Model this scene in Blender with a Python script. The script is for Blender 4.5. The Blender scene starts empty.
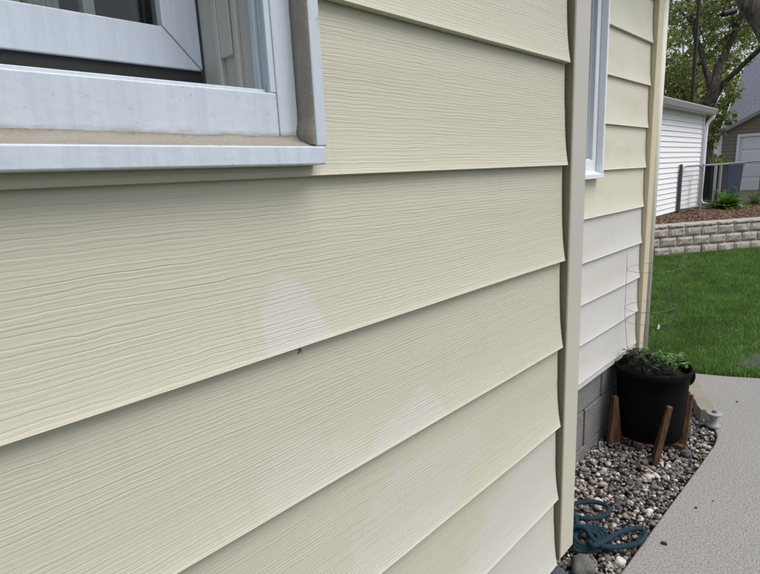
import bpy, bmesh, math, random
import numpy as np
from mathutils import Vector, Matrix, noise as mnoise

random.seed(11)
rng = np.random.default_rng(11)
C = bpy.context.scene.collection
R = math.radians

# ------------------------------------------------------------------ camera
H0 = 1.45                       # camera height over the walkway; X runs along the house wall, Y towards it
W, H, F = 760.0, 574.0, 520.0   # photograph's pixels and focal length in pixels
yaw, pitch, roll = R(44.5), R(12.0), R(-2.75)
fw = np.array([math.cos(pitch)*math.cos(yaw), math.cos(pitch)*math.sin(yaw), -math.sin(pitch)])
rt = np.cross(fw, [0, 0, 1]); rt /= np.linalg.norm(rt); up = np.cross(rt, fw)
rt, up = math.cos(roll)*rt + math.sin(roll)*up, -math.sin(roll)*rt + math.cos(roll)*up
cd = bpy.data.cameras.new('camera'); cam = bpy.data.objects.new('camera', cd); C.objects.link(cam)
cam.matrix_world = Matrix(((rt[0], up[0], -fw[0], 0), (rt[1], up[1], -fw[1], 0), (rt[2], up[2], -fw[2], H0), (0, 0, 0, 1)))
cd.sensor_fit = 'HORIZONTAL'; cd.sensor_width = 36; cd.lens = 36*F/W; cd.clip_start = .02; cd.clip_end = 2000
bpy.context.scene.camera = cam

def ray(x, y): return rt*(x-W/2)/F + up*(H/2-y)/F + fw
def on_z(x, y, z): r = ray(x, y); return Vector(r*((z-H0)/r[2]) + np.array([0, 0, H0]))
def at(x, y, dep): return Vector(ray(x, y)*dep + np.array([0, 0, H0]))
def on_x(x, y, X): r = ray(x, y); return Vector(r*(X/r[0]) + np.array([0, 0, H0]))

# ------------------------------------------------------------------ light
SUN_EL, SUN_AZ = R(60), R(-72)    # azimuth measured from +X towards +Y: high over the walkway, ahead and to the right
sd = Vector((math.cos(SUN_EL)*math.cos(SUN_AZ), math.cos(SUN_EL)*math.sin(SUN_AZ), math.sin(SUN_EL)))
world = bpy.data.worlds.new('World'); bpy.context.scene.world = world; world.use_nodes = True
wn = world.node_tree; wn.nodes.clear()
sky = wn.nodes.new('ShaderNodeTexSky'); sky.sky_type = 'NISHITA'; sky.sun_disc = False
sky.sun_elevation = SUN_EL; sky.sun_rotation = math.pi/2 - SUN_AZ
sky.air_density = 1.0; sky.dust_density = 3.0; sky.ozone_density = 1.0
hs = wn.nodes.new('ShaderNodeHueSaturation'); hs.inputs['Saturation'].default_value = .52
bg = wn.nodes.new('ShaderNodeBackground'); bg.inputs['Strength'].default_value = .11
wo = wn.nodes.new('ShaderNodeOutputWorld')
wn.links.new(sky.outputs[0], hs.inputs['Color']); wn.links.new(hs.outputs[0], bg.inputs[0]); wn.links.new(bg.outputs[0], wo.inputs[0])
sl = bpy.data.lights.new('sun', 'SUN'); sl.energy = 1.5; sl.angle = R(46); sl.color = (1, .97, .92)
so = bpy.data.objects.new('sun', sl); C.objects.link(so); so.rotation_euler = sd.to_track_quat('Z', 'Y').to_euler()
vs = bpy.context.scene.view_settings
vs.view_transform = 'Standard'; vs.look = 'None'; vs.gamma = 1; vs.exposure = .70; vs.use_curve_mapping = False
cy = bpy.context.scene.cycles
cy.use_denoising = True; cy.max_bounces = 8; cy.diffuse_bounces = 4; cy.transparent_max_bounces = 16

# ------------------------------------------------------------------ material helpers
class NT:
    """small node-tree writer"""
    def __init__(s, name, rough=.6, spec=.4):
        s.m = bpy.data.materials.new(name); s.m.use_nodes = True; s.t = s.m.node_tree
        s.b = s.t.nodes['Principled BSDF']; s.b.inputs['Roughness'].default_value = rough
        s.b.inputs['Specular IOR Level'].default_value = spec
        g = s.n('ShaderNodeNewGeometry'); s.pos = g.outputs['Position']; s.isl = g.outputs['Random Per Island']; s.nor = g.outputs['Normal']
        oi = s.n('ShaderNodeObjectInfo'); s.rnd = oi.outputs['Random']
        tc = s.n('ShaderNodeTexCoord'); s.obj = tc.outputs['Object']
        sp = s.n('ShaderNodeSeparateXYZ'); s.l(s.pos, sp.inputs[0]); s.x, s.y, s.z = sp.outputs
    def n(s, t): return s.t.nodes.new(t)
    def l(s, a, b): s.t.links.new(a, b)
    def put(s, v, sock):
        if isinstance(v, (int, float)): sock.default_value = v
        elif isinstance(v, tuple): sock.default_value = v if len(v) == len(sock.default_value) else v + (1,)
        else: s.l(v, sock)
    def math(s, op, a, b=0.0, c=None, clamp=False):
        n = s.n('ShaderNodeMath'); n.operation = op; n.use_clamp = clamp
        s.put(a, n.inputs[0]); s.put(b, n.inputs[1])
        if c is not None: s.put(c, n.inputs[2])
        return n.outputs[0]
    def xyz(s, a, b, c=0.0):
        n = s.n('ShaderNodeCombineXYZ'); s.put(a, n.inputs[0]); s.put(b, n.inputs[1]); s.put(c, n.inputs[2]); return n.outputs[0]
    def scale(s, v, k):
        n = s.n('ShaderNodeVectorMath'); n.operation = 'MULTIPLY'; s.put(v, n.inputs[0]); n.inputs[1].default_value = k; return n.outputs[0]
    def noise(s, v, sc=1.0, det=2.0, rough=.5, dist=0.0):
        n = s.n('ShaderNodeTexNoise'); s.put(v, n.inputs['Vector']); n.inputs['Scale'].default_value = sc
        n.inputs['Detail'].default_value = det; n.inputs['Roughness'].default_value = rough; n.inputs['Distortion'].default_value = dist
        return n.outputs[0]
    def voro(s, v, sc, feat='F1', out=0):
        n = s.n('ShaderNodeTexVoronoi'); n.feature = feat; s.put(v, n.inputs['Vector']); n.inputs['Scale'].default_value = sc; return n.outputs[out]
    def ramp(s, f, stops, interp='LINEAR'):
        n = s.n('ShaderNodeValToRGB'); n.color_ramp.interpolation = interp; e = n.color_ramp.elements
        while len(e) < len(stops): e.new(.5)
        for k, (p, c) in zip(e, stops):
            k.position = p; k.color = (c, c, c, 1) if isinstance(c, (int, float)) else c + (1,)
        s.put(f, n.inputs[0]); return n.outputs[0]
    def mix(s, f, a, b, mode='MIX'):
        n = s.n('ShaderNodeMix'); n.data_type = 'RGBA'; n.blend_type = mode
        s.put(f, n.inputs[0]); s.put(a, n.inputs[6]); s.put(b, n.inputs[7]); return n.outputs[2]
    def step(s, v, a, b):
        n = s.n('ShaderNodeMapRange'); n.interpolation_type = 'SMOOTHSTEP'; s.put(v, n.inputs[0])
        n.inputs[1].default_value = a; n.inputs[2].default_value = b; return n.outputs[0]
    def col(s, c): s.put(c, s.b.inputs['Base Color']); return s
    def bump(s, h, dist, strength=1.0):
        n = s.n('ShaderNodeBump'); n.inputs['Strength'].default_value = strength; n.inputs['Distance'].default_value = dist
        s.put(h, n.inputs['Height']); s.l(n.outputs[0], s.b.inputs['Normal']); return s

def plain(name, c, rough=.6, var=.12, sc=8.0, spec=.4, bump=0.0, metal=0.0):
    t = NT(name, rough, spec); k = t.noise(t.pos, sc, 5, .6)
    t.col(t.mix(k, tuple(v*(1-var) for v in c), tuple(min(1, v*(1+var)) for v in c)))
    if bump: t.bump(t.noise(t.pos, sc*6, 4, .6), bump)
    t.b.inputs['Metallic'].default_value = metal
    return t.m

CREAM = (.508, .486, .397); PALE = (.565, .565, .60)

def poly_mask(t, u, v, pts, soft, warp):
    """soft mask of a convex polygon given clockwise in (u, v)"""
    n1 = t.noise(t.xyz(u, v), 22, 3); n2 = t.noise(t.xyz(v, u), 22, 3)
    uu = t.math('MULTIPLY_ADD', n1, warp, t.math('SUBTRACT', u, warp*.5)); vv = t.math('MULTIPLY_ADD', n2, warp, t.math('SUBTRACT', v, warp*.5))
    d = None
    for (a, b), (c, e) in zip(pts, pts[1:] + pts[:1]):
        L = math.hypot(c-a, e-b); nx, ny = (e-b)/L, -(c-a)/L
        k = t.math('MULTIPLY_ADD', uu, nx, t.math('MULTIPLY_ADD', vv, ny, -(a*nx+b*ny)))
        d = k if d is None else t.math('MINIMUM', d, k)
    return t.step(d, -soft, soft)

def siding(name, base, patches=(), grain=1.0, rough=.5, tint=None):
    t = NT(name, rough, .35)
    u = t.math('ADD', t.x, t.y); v = t.z
    n1 = t.noise(t.xyz(t.math('MULTIPLY', u, 5.5), t.math('MULTIPLY', v, 20)), 1, 2)
    n2 = t.noise(t.xyz(t.math('MULTIPLY', u, 27), t.math('MULTIPLY', v, 62), 3.1), 1, 3, .6)
    v2 = t.math('MULTIPLY_ADD', n1, .0085, t.math('MULTIPLY_ADD', n2, .0046, v))
    def lines(period):
        s = t.math('SINE', t.math('MULTIPLY', v2, 2*math.pi/period))
        return t.math('POWER', t.math('MULTIPLY_ADD', s, .5, .5), .32)
    m1 = t.math('MULTIPLY_ADD', t.step(t.noise(t.xyz(t.math('MULTIPLY', u, 8), t.math('MULTIPLY', v2, 120), 7.7), 1, 2), .34, .66), .6, .4)
    m2 = t.math('MULTIPLY_ADD', t.step(t.noise(t.xyz(t.math('MULTIPLY', u, 4), t.math('MULTIPLY', v2, 60), 1.7), 1, 2), .38, .62), .6, .4)
    fine = t.noise(t.xyz(t.math('MULTIPLY', u, 13), t.math('MULTIPLY', v2, 330), 5), 1, 4, .6)
    h = t.math('ADD', t.math('MULTIPLY', lines(.0050), m1), t.math('MULTIPLY', t.math('MULTIPLY', lines(.0031), m2), .6))
    h = t.math('MULTIPLY_ADD', fine, .9, h)
    t.bump(h, .00031*grain)
    big = t.noise(t.xyz(t.math('MULTIPLY', u, 2), t.math('MULTIPLY', v, 5)), 1, 4, .6)
    c = t.mix(big, tuple(k*.965 for k in base), tuple(min(1, k*1.035) for k in base))
    if tint: c = t.mix(t.math('MULTIPLY', t.step(t.noise(t.xyz(t.math('MULTIPLY', u, 3), t.math('MULTIPLY', v, 7), 4), 1, 5, .65), .45, .68), .75), c, tint)
    for pts, soft, warp, amt in patches:
        m = t.math('MULTIPLY', poly_mask(t, u, v, pts, soft, warp), amt)
        m = t.math('MULTIPLY', m, t.math('ADD', t.math('MULTIPLY_ADD', t.noise(t.xyz(t.math('MULTIPLY', u, 9), t.math('MULTIPLY', v, 190)), 1, 3, .6), .9, .2), t.math('MULTIPLY', t.noise(t.xyz(u, v), 40, 3), .6)))
        c = t.mix(m, c, PALE)
    # grime specks and faint run marks
    run = t.noise(t.xyz(t.math('MULTIPLY', u, 60), t.math('MULTIPLY', v, 3)), 1, 3, .6)
    c = t.mix(t.math('MULTIPLY', t.step(run, .56, .8), .14), c, (.33, .31, .25))
    sp = t.step(t.noise(t.xyz(u, v), 260, 2), .70, .76)
    c = t.mix(t.math('MULTIPLY', sp, .35), c, (.25, .23, .19))
    t.col(c)
    return t.m

U = .51   # patches were read on the wall plane; u = X + Y there
def P2(*pts): return [(x+U, z) for x, z in pts]
M = {}
M['near'] = siding('cream_woodgrain_vinyl', CREAM, [
    (P2((.322, 1.247), (.325, 1.300), (.358, 1.343), (.398, 1.318), (.424, 1.247)), .004, .010, .36),
    (P2((.296, 1.044), (.300, 1.105), (.345, 1.132), (.47, 1.075), (.47, 1.044)), .010, .03, .18),
    (P2((.470, 1.044), (.500, 1.072), (.612, 1.113), (.636, 1.108), (.666, 1.044)), .004, .012, .32),
    (P2((.430, .846), (.445, .93), (.56, .995), (.77, .985), (.80, .93), (.66, .846)), .010, .03, .23),
    (P2((.50, .44), (.62, .60), (.80, .76), (.95, .84), (1.13, .84), (1.13, .44)), .03, .06, .32),
])
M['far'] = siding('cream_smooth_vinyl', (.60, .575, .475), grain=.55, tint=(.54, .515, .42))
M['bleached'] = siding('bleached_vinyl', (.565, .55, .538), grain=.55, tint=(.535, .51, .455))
t = NT('faded_post_vinyl', .5, .35); k = t.noise(t.scale(t.pos, (3, 3, 1.2)), 1, 4, .6)
t.col(t.mix(t.step(t.math('MULTIPLY_ADD', k, .7, t.z), 1.0, 1.7), (.50, .475, .39), (.455, .435, .405))); M['post'] = t.m
M['tanpost'] = plain('tan_post_vinyl', (.55, .485, .345), .5, .07, 5)
M['lightpost'] = plain('light_post_vinyl', (.66, .64, .56), .5, .04, 5)
t = NT('weathered_white_vinyl', .38, .45)     # bluish white window vinyl, dull runs
k = t.noise(t.scale(t.pos, (90, 90, 9)), 1, 4, .65)
c = t.mix(t.step(k, .35, .75), (.53, .585, .66), (.47, .52, .59))
c = t.mix(t.math('MULTIPLY', t.step(t.noise(t.pos, 180, 3), .66, .74), .4), c, (.30, .27, .22))
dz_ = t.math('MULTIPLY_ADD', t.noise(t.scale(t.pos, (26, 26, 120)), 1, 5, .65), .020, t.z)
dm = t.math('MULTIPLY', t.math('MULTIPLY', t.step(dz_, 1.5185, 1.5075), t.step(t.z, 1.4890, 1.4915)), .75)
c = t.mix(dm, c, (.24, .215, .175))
t.col(c).bump(t.noise(t.pos, 120, 3), .0004); M['white'] = t.m
M['clean_white'] = plain('bright_window_vinyl', (.70, .735, .78), .4, .05, 12)
t = NT('grimy_trim_vinyl', .5, .4)
k = t.noise(t.scale(t.pos, (60, 60, 22)), 1, 6, .7)
c = t.mix(t.step(k, .60, .68), (.50, .545, .61), (.29, .245, .185))
t.col(c).bump(k, .0012); M['trim'] = t.m
t = NT('dirty_caulk', .9, .15)
k = t.noise(t.scale(t.pos, (14, 60, 14)), 1, 4, .6); k2 = t.noise(t.scale(t.pos, (210, 210, 210)), 1, 4, .7)
c = t.mix(k, (.235, .212, .178), (.335, .315, .28)); c = t.mix(t.math('MULTIPLY', t.step(k2, .60, .70), .55), c, (.17, .135, .10)); c = t.mix(t.math('MULTIPLY', t.step(k2, .42, .34), .22), c, (.55, .55, .55))
t.col(c).bump(k2, .0009); M['caulk'] = t.m
M['liner'] = plain('beige_grey_jamb_vinyl', (.46, .455, .42), .5, .06, 20)
M['gap_shade'] = plain('dark_weatherstrip', (.022, .022, .021), .8, .3, 60)
t = NT('window_glass'); tr = t.n('ShaderNodeBsdfTransparent'); gl = t.n('ShaderNodeBsdfGlossy'); gl.inputs['Roughness'].default_value = .01
fr = t.n('ShaderNodeFresnel'); fr.inputs['IOR'].default_value = 1.42; mx = t.n('ShaderNodeMixShader')
tr.inputs[0].default_value = (.86, .9, .88, 1)
t.l(fr.outputs[0], mx.inputs[0]); t.l(tr.outputs[0], mx.inputs[1]); t.l(gl.outputs[0], mx.inputs[2])
t.l(mx.outputs[0], t.t.nodes['Material Output'].inputs['Surface']); M['glass'] = t.m
M['curtain'] = plain('pale_curtain_cloth', (.80, .80, .78), .9, .08, 30)
M['brown'] = plain('dark_brown_wood', (.06, .035, .02), .5, .3, 20)
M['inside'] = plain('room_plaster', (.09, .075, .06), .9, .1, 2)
M['soffit'] = plain('white_soffit', (.7, .69, .66), .6, .05, 3)
M['shingle'] = plain('grey_shingle', (.12, .12, .125), .95, .35, 14, bump=.004)

t = NT('concrete_block_face', .95, .1); k = t.noise(t.pos, 9, 6, .65); k2 = t.voro(t.pos, 230)
c = t.mix(k, (.15, .15, .15), (.27, .27, .265)); c = t.mix(t.math('MULTIPLY', t.step(k2, .5, .2), .35), c, (.08, .08, .08))
t.col(c).bump(t.math('ADD', k2, t.noise(t.pos, 60, 4)), .003); M['cmu'] = t.m
M['mortar'] = plain('grey_mortar', (.165, .163, .16), .95, .2, 25, bump=.003)

t = NT('exposed_fine_concrete', .92, .2)
k = t.noise(t.pos, 2.2, 5, .6); k2 = t.noise(t.pos, 170, 3, .7); k3 = t.voro(t.pos, 300)
c = t.mix(k, (.192, .185, .176), (.246, .238, .227))
k4 = t.noise(t.pos, 105, 4, .75)
c = t.mix(t.math('MULTIPLY', t.step(k2, .44, .62), .85), c, (.385, .38, .367))
c = t.mix(t.math('MULTIPLY', t.step(k4, .48, .36), .6), c, (.085, .08, .075))
c = t.mix(t.math('MULTIPLY', t.step(t.noise(t.pos, 7, 4, .7), .58, .72), .18), c, (.17, .155, .14))
t.col(c).bump(t.math('ADD', k2, t.math('MULTIPLY', k3, .5)), .002); M['concrete'] = t.m

t = NT('river_pebble', .75, .3)
c = t.ramp(t.isl, [(0, (.035, .036, .040)), (.18, (.085, .085, .09)), (.34, (.16, .148, .14)), (.48, (.26, .205, .175)), (.60, (.14, .13, .125)), (.72, (.34, .295, .26)), (.88, (.50, .465, .42)), (1, (.66, .64, .60))])
k = t.noise(t.pos, 90, 4, .65)
c = t.mix(t.step(k, .35, .7), t.mix(.75, c, (0.02, .02, .02), 'MULTIPLY'), c) if False else t.mix(t.math('MULTIPLY', k, .5), c, t.mix(.5, c, (.10, .09, .085)))
t.col(c).bump(t.noise(t.pos, 220, 3), .0012); M['pebble'] = t.m
M['soil'] = plain('dark_soil', (.035, .028, .022), .95, .4, 40, bump=.01)
t = NT('lawn_soil', .95, .1); k = t.noise(t.pos, 9, 5, .7)
t.col(t.mix(k, (.022, .035, .012), (.045, .075, .022))).bump(t.noise(t.pos, 60, 4), .02); M['lawn'] = t.m
t = NT('grass_blade', .55, .3)
k = t.noise(t.pos, 2.3, 5, .7)
c = t.ramp(t.isl, [(0, (.058, .135, .026)), (.35, (.125, .26, .048)), (.72, (.205, .38, .078)), (.93, (.31, .47, .135)), (1, (.40, .38, .20))])
c = t.mix(t.step(k, .3, .75), t.mix(.62, c, (.045, .095, .020)), c)
t.col(c); t.b.inputs['Subsurface Weight'].default_value = 0
tl = t.n('ShaderNodeBsdfTranslucent'); t.put(c, tl.inputs[0]); mx = t.n('ShaderNodeMixShader'); mx.inputs[0].default_value = .45
t.l(t.b.outputs[0], mx.inputs[1]); t.l(tl.outputs[0], mx.inputs[2]); t.l(mx.outputs[0], t.t.nodes['Material Output'].inputs[0]); M['grass'] = t.m

def leaf_mat(name, stops, tr=.35):
    t = NT(name, .5, .35)
    c = t.ramp(t.isl, stops); t.col(c)
    tl = t.n('ShaderNodeBsdfTranslucent'); t.put(c, tl.inputs[0]); mx = t.n('ShaderNodeMixShader'); mx.inputs[0].default_value = tr
    t.l(t.b.outputs[0], mx.inputs[1]); t.l(tl.outputs[0], mx.inputs[2]); t.l(mx.outputs[0], t.t.nodes['Material Output'].inputs[0])
    return t.m
M['leaf'] = leaf_mat('tree_leaf', [(0, (.06, .095, .024)), (.4, (.14, .195, .042)), (.78, (.26, .315, .07)), (1, (.48, .51, .18))])
M['leaf_b'] = leaf_mat('yellow_green_leaf', [(0, (.075, .12, .024)), (.5, (.12, .18, .036)), (1, (.20, .26, .06))])
M['fern'] = leaf_mat('bright_fern_leaf', [(0, (.045, .13, .015)), (.5, (.09, .21, .025)), (1, (.16, .30, .05))])
M['potleaf'] = leaf_mat('basil_leaf', [(0, (.06, .14, .03)), (.5, (.12, .24, .06)), (1, (.24, .36, .15))])
M['darkleaf'] = leaf_mat('dark_seedling_leaf', [(0, (.018, .030, .018)), (.6, (.03, .05, .03)), (1, (.05, .075, .04))])
t = NT('furrowed_bark', .95, .1); k = t.noise(t.scale(t.pos, (9, 9, 1.6)), 1, 6, .7, .6)
t.col(t.mix(t.step(k, .32, .68), (.06, .048, .040), (.25, .22, .195))).bump(k, .05); M['bark'] = t.m
t = NT('dark_furrowed_bark', .95, .1); k = t.noise(t.scale(t.pos, (9, 9, 1.6)), 1, 6, .7, .6)
t.col(t.mix(t.step(k, .32, .68), (.032, .026, .020), (.12, .10, .08))).bump(k, .05); M['darkbark'] = t.m
t = NT('split_face_block', .95, .1); k = t.noise(t.pos, 6, 6, .7); k2 = t.noise(t.pos, 30, 5, .75)
c = t.mix(k, (.37, .33, .29), (.56, .51, .455)); c = t.mix(t.math('MULTIPLY', t.step(k2, .46, .32), .5), c, (.15, .135, .125))
t.col(c).bump(k2, .03); M['split'] = t.m
t = NT('wood_mulch', .95, .1)
t.col(t.ramp(t.isl, [(0, (.04, .024, .016)), (.4, (.10, .06, .042)), (.75, (.16, .10, .072)), (1, (.27, .20, .15))])); M['mulch'] = t.m
M['mulchsoil'] = plain('brown_bed_soil', (.075, .05, .036), .95, .4, 12, bump=.03)
M['shedwhite'] = plain('white_lap_siding', (.80, .81, .83), .55, .04, 2)
M['alu'] = plain('aged_gutter_aluminium', (.30, .30, .30), .5, .15, 10)
M['galv'] = plain('galvanised_steel', (.30, .31, .31), .45, .2, 30, metal=.3)
M['darksteel'] = plain('dark_steel_post', (.06, .06, .062), .5, .2, 30)
M['bin_grey'] = plain('charcoal_bin_plastic', (.012, .013, .016), .6, .15, 6)
M['bin_blue'] = plain('navy_bin_plastic', (.020, .042, .10), .5, .15, 6)
M['brownsiding'] = plain('taupe_lap_siding', (.24, .205, .16), .7, .1, 3)
M['doorwhite'] = plain('white_garage_door', (.79, .80, .82), .5, .03, 2)
t = NT('blue_grey_shingles', .95, .1)
k = t.voro(t.scale(t.pos, (2.2, 3.3, 7)), 1, out=1); k2 = t.noise(t.pos, 20, 5, .8)
c = t.mix(t.step(k2, .3, .7), (.085, .095, .125), (.235, .245, .295)); t.col(c).bump(k2, .02); M['blueshingle'] = t.m
t = NT('black_pot_plastic', .7, .10); k = t.noise(t.scale(t.pos, (14, 14, 3)), 1, 4)
t.col(t.mix(k, (.0016, .0016, .0018), (.004, .004, .0045))).bump(k, .004); M['pot'] = t.m
t = NT('weathered_cedar', .85, .2); k = t.noise(t.scale(t.pos, (70, 70, 7)), 1, 5, .65)
t.col(t.mix(t.step(k, .3, .7), (.060, .030, .016), (.18, .10, .055))).bump(k, .002); M['cedar'] = t.m
M['hose'] = plain('teal_blue_hose_fabric', (.004, .027, .045), .8, .5, 160, bump=.002)
M['paleblock'] = plain('pale_tan_timber', (.24, .22, .175), .9, .2, 25, bump=.004)
M['spool'] = plain('white_grey_plastic', (.27, .265, .265), .45, .2, 40)
M['rock'] = plain('grey_fieldstone', (.13, .128, .122), .9, .35, 22, bump=.008)
M['bluerock'] = plain('blue_grey_fieldstone', (.075, .085, .10), .85, .3, 22, bump=.008)
M['slate'] = plain('dark_slate', (.060, .062, .072), .8, .2, 14, bump=.004)
M['wire'] = plain('dull_cage_wire', (.16, .15, .14), .5, .3, 40, metal=.3)
M['darkwire'] = plain('dark_cage_wire', (.02, .022, .02), .6, .2, 40)
M['tag'] = plain('white_plastic_tag', (.75, .76, .72), .5, .03, 10)
M['pole'] = plain('weathered_pole_wood', (.055, .045, .038), .9, .3, 8)
M['black'] = plain('black_cable', (.012, .012, .012), .6, .2, 10)
M['debris'] = plain('dark_debris', (.02, .014, .012), .8, .3, 200)
M['whitestone'] = plain('pale_limestone', (.5, .49, .46), .9, .15, 12, bump=.01)

# ------------------------------------------------------------------ object helpers
worigin = {}
def props(o, label=None, cat=None, group=None, kind=None):
    for k, v in (('label', label), ('category', cat), ('group', group), ('kind', kind)):
        if v: o[k] = v
    return o
def empty(name, loc, label, cat, group=None):
    o = bpy.data.objects.new(name, None); C.objects.link(o); o.location = loc; o.empty_display_size = .1
    worigin[o.name] = Vector(loc); return props(o, label, cat, group)
def link(name, me, parent=None, origin=None):
    o = bpy.data.objects.new(name, me); C.objects.link(o)
    origin = Vector(origin) if origin is not None else Vector((0, 0, 0))
    worigin[o.name] = origin
    if parent: o.parent = parent; o.location = origin - worigin[parent.name]
    else: o.location = origin
    return o
class MB:
    def __init__(s): s.v = []; s.f = []
    def add(s, vs, fs):
        k = len(s.v); s.v += [tuple(p) for p in vs]; s.f += [tuple(i+k for i in f) for f in fs]; return s
    def box(s, a, b):
        x0, y0, z0 = a; x1, y1, z1 = b
        return s.add([(x0,y0,z0),(x1,y0,z0),(x1,y1,z0),(x0,y1,z0),(x0,y0,z1),(x1,y0,z1),(x1,y1,z1),(x0,y1,z1)],
                     [(0,3,2,1),(4,5,6,7),(0,1,5,4),(1,2,6,5),(2,3,7,6),(3,0,4,7)])
    def prism(s, poly, ext):
        """closed polygon (3-D points) extruded by vector ext"""
        n = len(poly); e = Vector(ext); vs = [Vector(p) for p in poly]; vs = vs + [p+e for p in vs]
        return s.add(vs, [tuple(range(n-1, -1, -1)), tuple(range(n, 2*n))] + [(i, (i+1) % n, n+(i+1) % n, n+i) for i in range(n)])
    def tube(s, pts, rad, n=8, closed=False):
        pts = [Vector(p) for p in pts]; m = len(pts)
        rad = [rad]*m if isinstance(rad, (int, float)) else rad
        vs = []; prev = None
        for i, p in enumerate(pts):
            if closed: d = pts[(i+1) % m] - pts[i-1]
            else: d = pts[min(i+1, m-1)] - pts[max(i-1, 0)]
            d.normalize()
            a = prev - d*prev.dot(d) if prev is not None else d.cross(Vector((.13, .31, 1)) if abs(d.z) < .9 else Vector((1, .2, .1)))
            a.normalize(); prev = a; b = d.cross(a)
            vs += [p + (a*math.cos(2*math.pi*j/n) + b*math.sin(2*math.pi*j/n))*rad[i] for j in range(n)]
        fs = []
        for i in range(m if closed else m-1):
            q = (i+1) % m
            fs += [(i*n+j, i*n+(j+1) % n, q*n+(j+1) % n, q*n+j) for j in range(n)]
        if not closed: fs += [tuple(range(n-1, -1, -1)), tuple((m-1)*n+j for j in range(n))]
        return s.add(vs, fs)
    def lathe(s, prof, c, n=32):
        c = Vector(c); vs = []; m = len(prof)
        for r, z in prof: vs += [c + Vector((r*math.cos(2*math.pi*j/n), r*math.sin(2*math.pi*j/n), z)) for j in range(n)]
        fs = [(i*n+j, i*n+(j+1) % n, (i+1)*n+(j+1) % n, (i+1)*n+j) for i in range(m-1) for j in range(n)]
        return s.add(vs, fs)
    def mesh(s, name, origin=(0, 0, 0)):
        o = Vector(origin); me = bpy.data.meshes.new(name); me.from_pydata([tuple(Vector(p)-o) for p in s.v], [], s.f)
        bm = bmesh.new(); bm.from_mesh(me); bmesh.ops.recalc_face_normals(bm, faces=bm.faces); bm.to_mesh(me); bm.free()
        return me
    def build(s, name, mat, parent=None, smooth=False, bevel=0.0, origin=None):
        if origin is None:
            a = np.array(s.v); lo, hi = a.min(0), a.max(0); origin = ((lo[0]+hi[0])/2, (lo[1]+hi[1])/2, lo[2])
        me = s.mesh(name, origin); me.materials.append(M[mat] if isinstance(mat, str) else mat)
        if smooth:
            for p in me.polygons: p.use_smooth = True
        o = link(name, me, parent, origin)
        if bevel:
            b = o.modifiers.new('bevel', 'BEVEL'); b.width = bevel; b.segments = 2; b.limit_method = 'ANGLE'; b.angle_limit = R(40)
        return o
def smooth_angle(o, deg=35):
    me = o.data
    for p in me.polygons: p.use_smooth = True
    bm = bmesh.new(); bm.from_mesh(me)
    for e in bm.edges:
        if len(e.link_faces) == 2 and e.calc_face_angle(0) > R(deg): e.smooth = False
    bm.to_mesh(me); bm.free()
def bulk(name, vs, fs_tri, mat, kind, label, cat, origin=(0, 0, 0), parent=None):
    """fast mesh from numpy triangles"""
    me = bpy.data.meshes.new(name); vs = np.asarray(vs, np.float32) - np.array(origin, np.float32); fs = np.asarray(fs_tri, np.int32)
    me.vertices.add(len(vs)); me.vertices.foreach_set('co', vs.ravel())
    me.loops.add(fs.size); me.loops.foreach_set('vertex_index', fs.ravel())
    me.polygons.add(len(fs)); me.polygons.foreach_set('loop_start', np.arange(0, fs.size, 3, dtype=np.int32))
    me.update(calc_edges=True); me.materials.append(M[mat])
    o = link(name, me, parent, origin); props(o, label, cat, None, kind); return o
def catmull(pts, k=8, closed=False):
    pts = [Vector(p) for p in pts]; n = len(pts); out = []
    for i in range(n if closed else n-1):
        a, b, c, d = (pts[(i-1) % n], pts[i], pts[(i+1) % n], pts[(i+2) % n]) if closed else (pts[max(i-1, 0)], pts[i], pts[i+1], pts[min(i+2, n-1)])
        for j in range(k):
            t = j/k; out.append(.5*((2*b) + (c-a)*t + (2*a-5*b+4*c-d)*t*t + (3*b-a-3*c+d)*t**3))
    if not closed: out.append(pts[-1])
    return out

# ------------------------------------------------------------------ ground
def sheet(name, poly, z, mat, label=None, thick=0.0, bevel=0.0):
    if thick:
        mb = MB().prism([(x, y, z-thick) for x, y in poly], (0, 0, thick))
    else:
        mb = MB().add([(x, y, z) for x, y in poly], [tuple(range(len(poly)))])
    o = mb.build(name, mat, bevel=bevel); o['kind'] = 'structure'; return o
sheet('ground', [(-300, -300), (300, -300), (300, 300), (-300, 300)], -.16, 'lawn')
walk_edge = [(-3, .56), (.5, .558), (1.2, .557), (1.725, .552), (2.27, .535), (2.7, .520), (2.95, .514), (3.06, .522), (3.13, .545), (3.20, .585)]
lawn_edge = [(3.74, 1.02), (3.90, .95), (3.955, .86), (4.03, .66), (4.12, .48), (4.35, -.05), (4.65, -.75)]
sheet('walkway', walk_edge + [(3.45, .70), (3.70, .84)] + lawn_edge + [(-3, -.75)], 0, 'concrete', thick=.12, bevel=.006)
sheet('planting_strip', [(-3, .50), (3.9, .50), (3.9, 1.3), (-3, 1.3)], -.045, 'soil')
sheet('lawn', [(3.62, 4.5), (3.62, 1.1)] + [(x+.005, y) for x, y in lawn_edge[1:]] + [(4.66, -.76), (-3, -.76), (-3, -12), (24, -12), (24, -.6), (13.2, -.5), (8.8, 2.60), (6, 4.5)], -.016, 'lawn')

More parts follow.
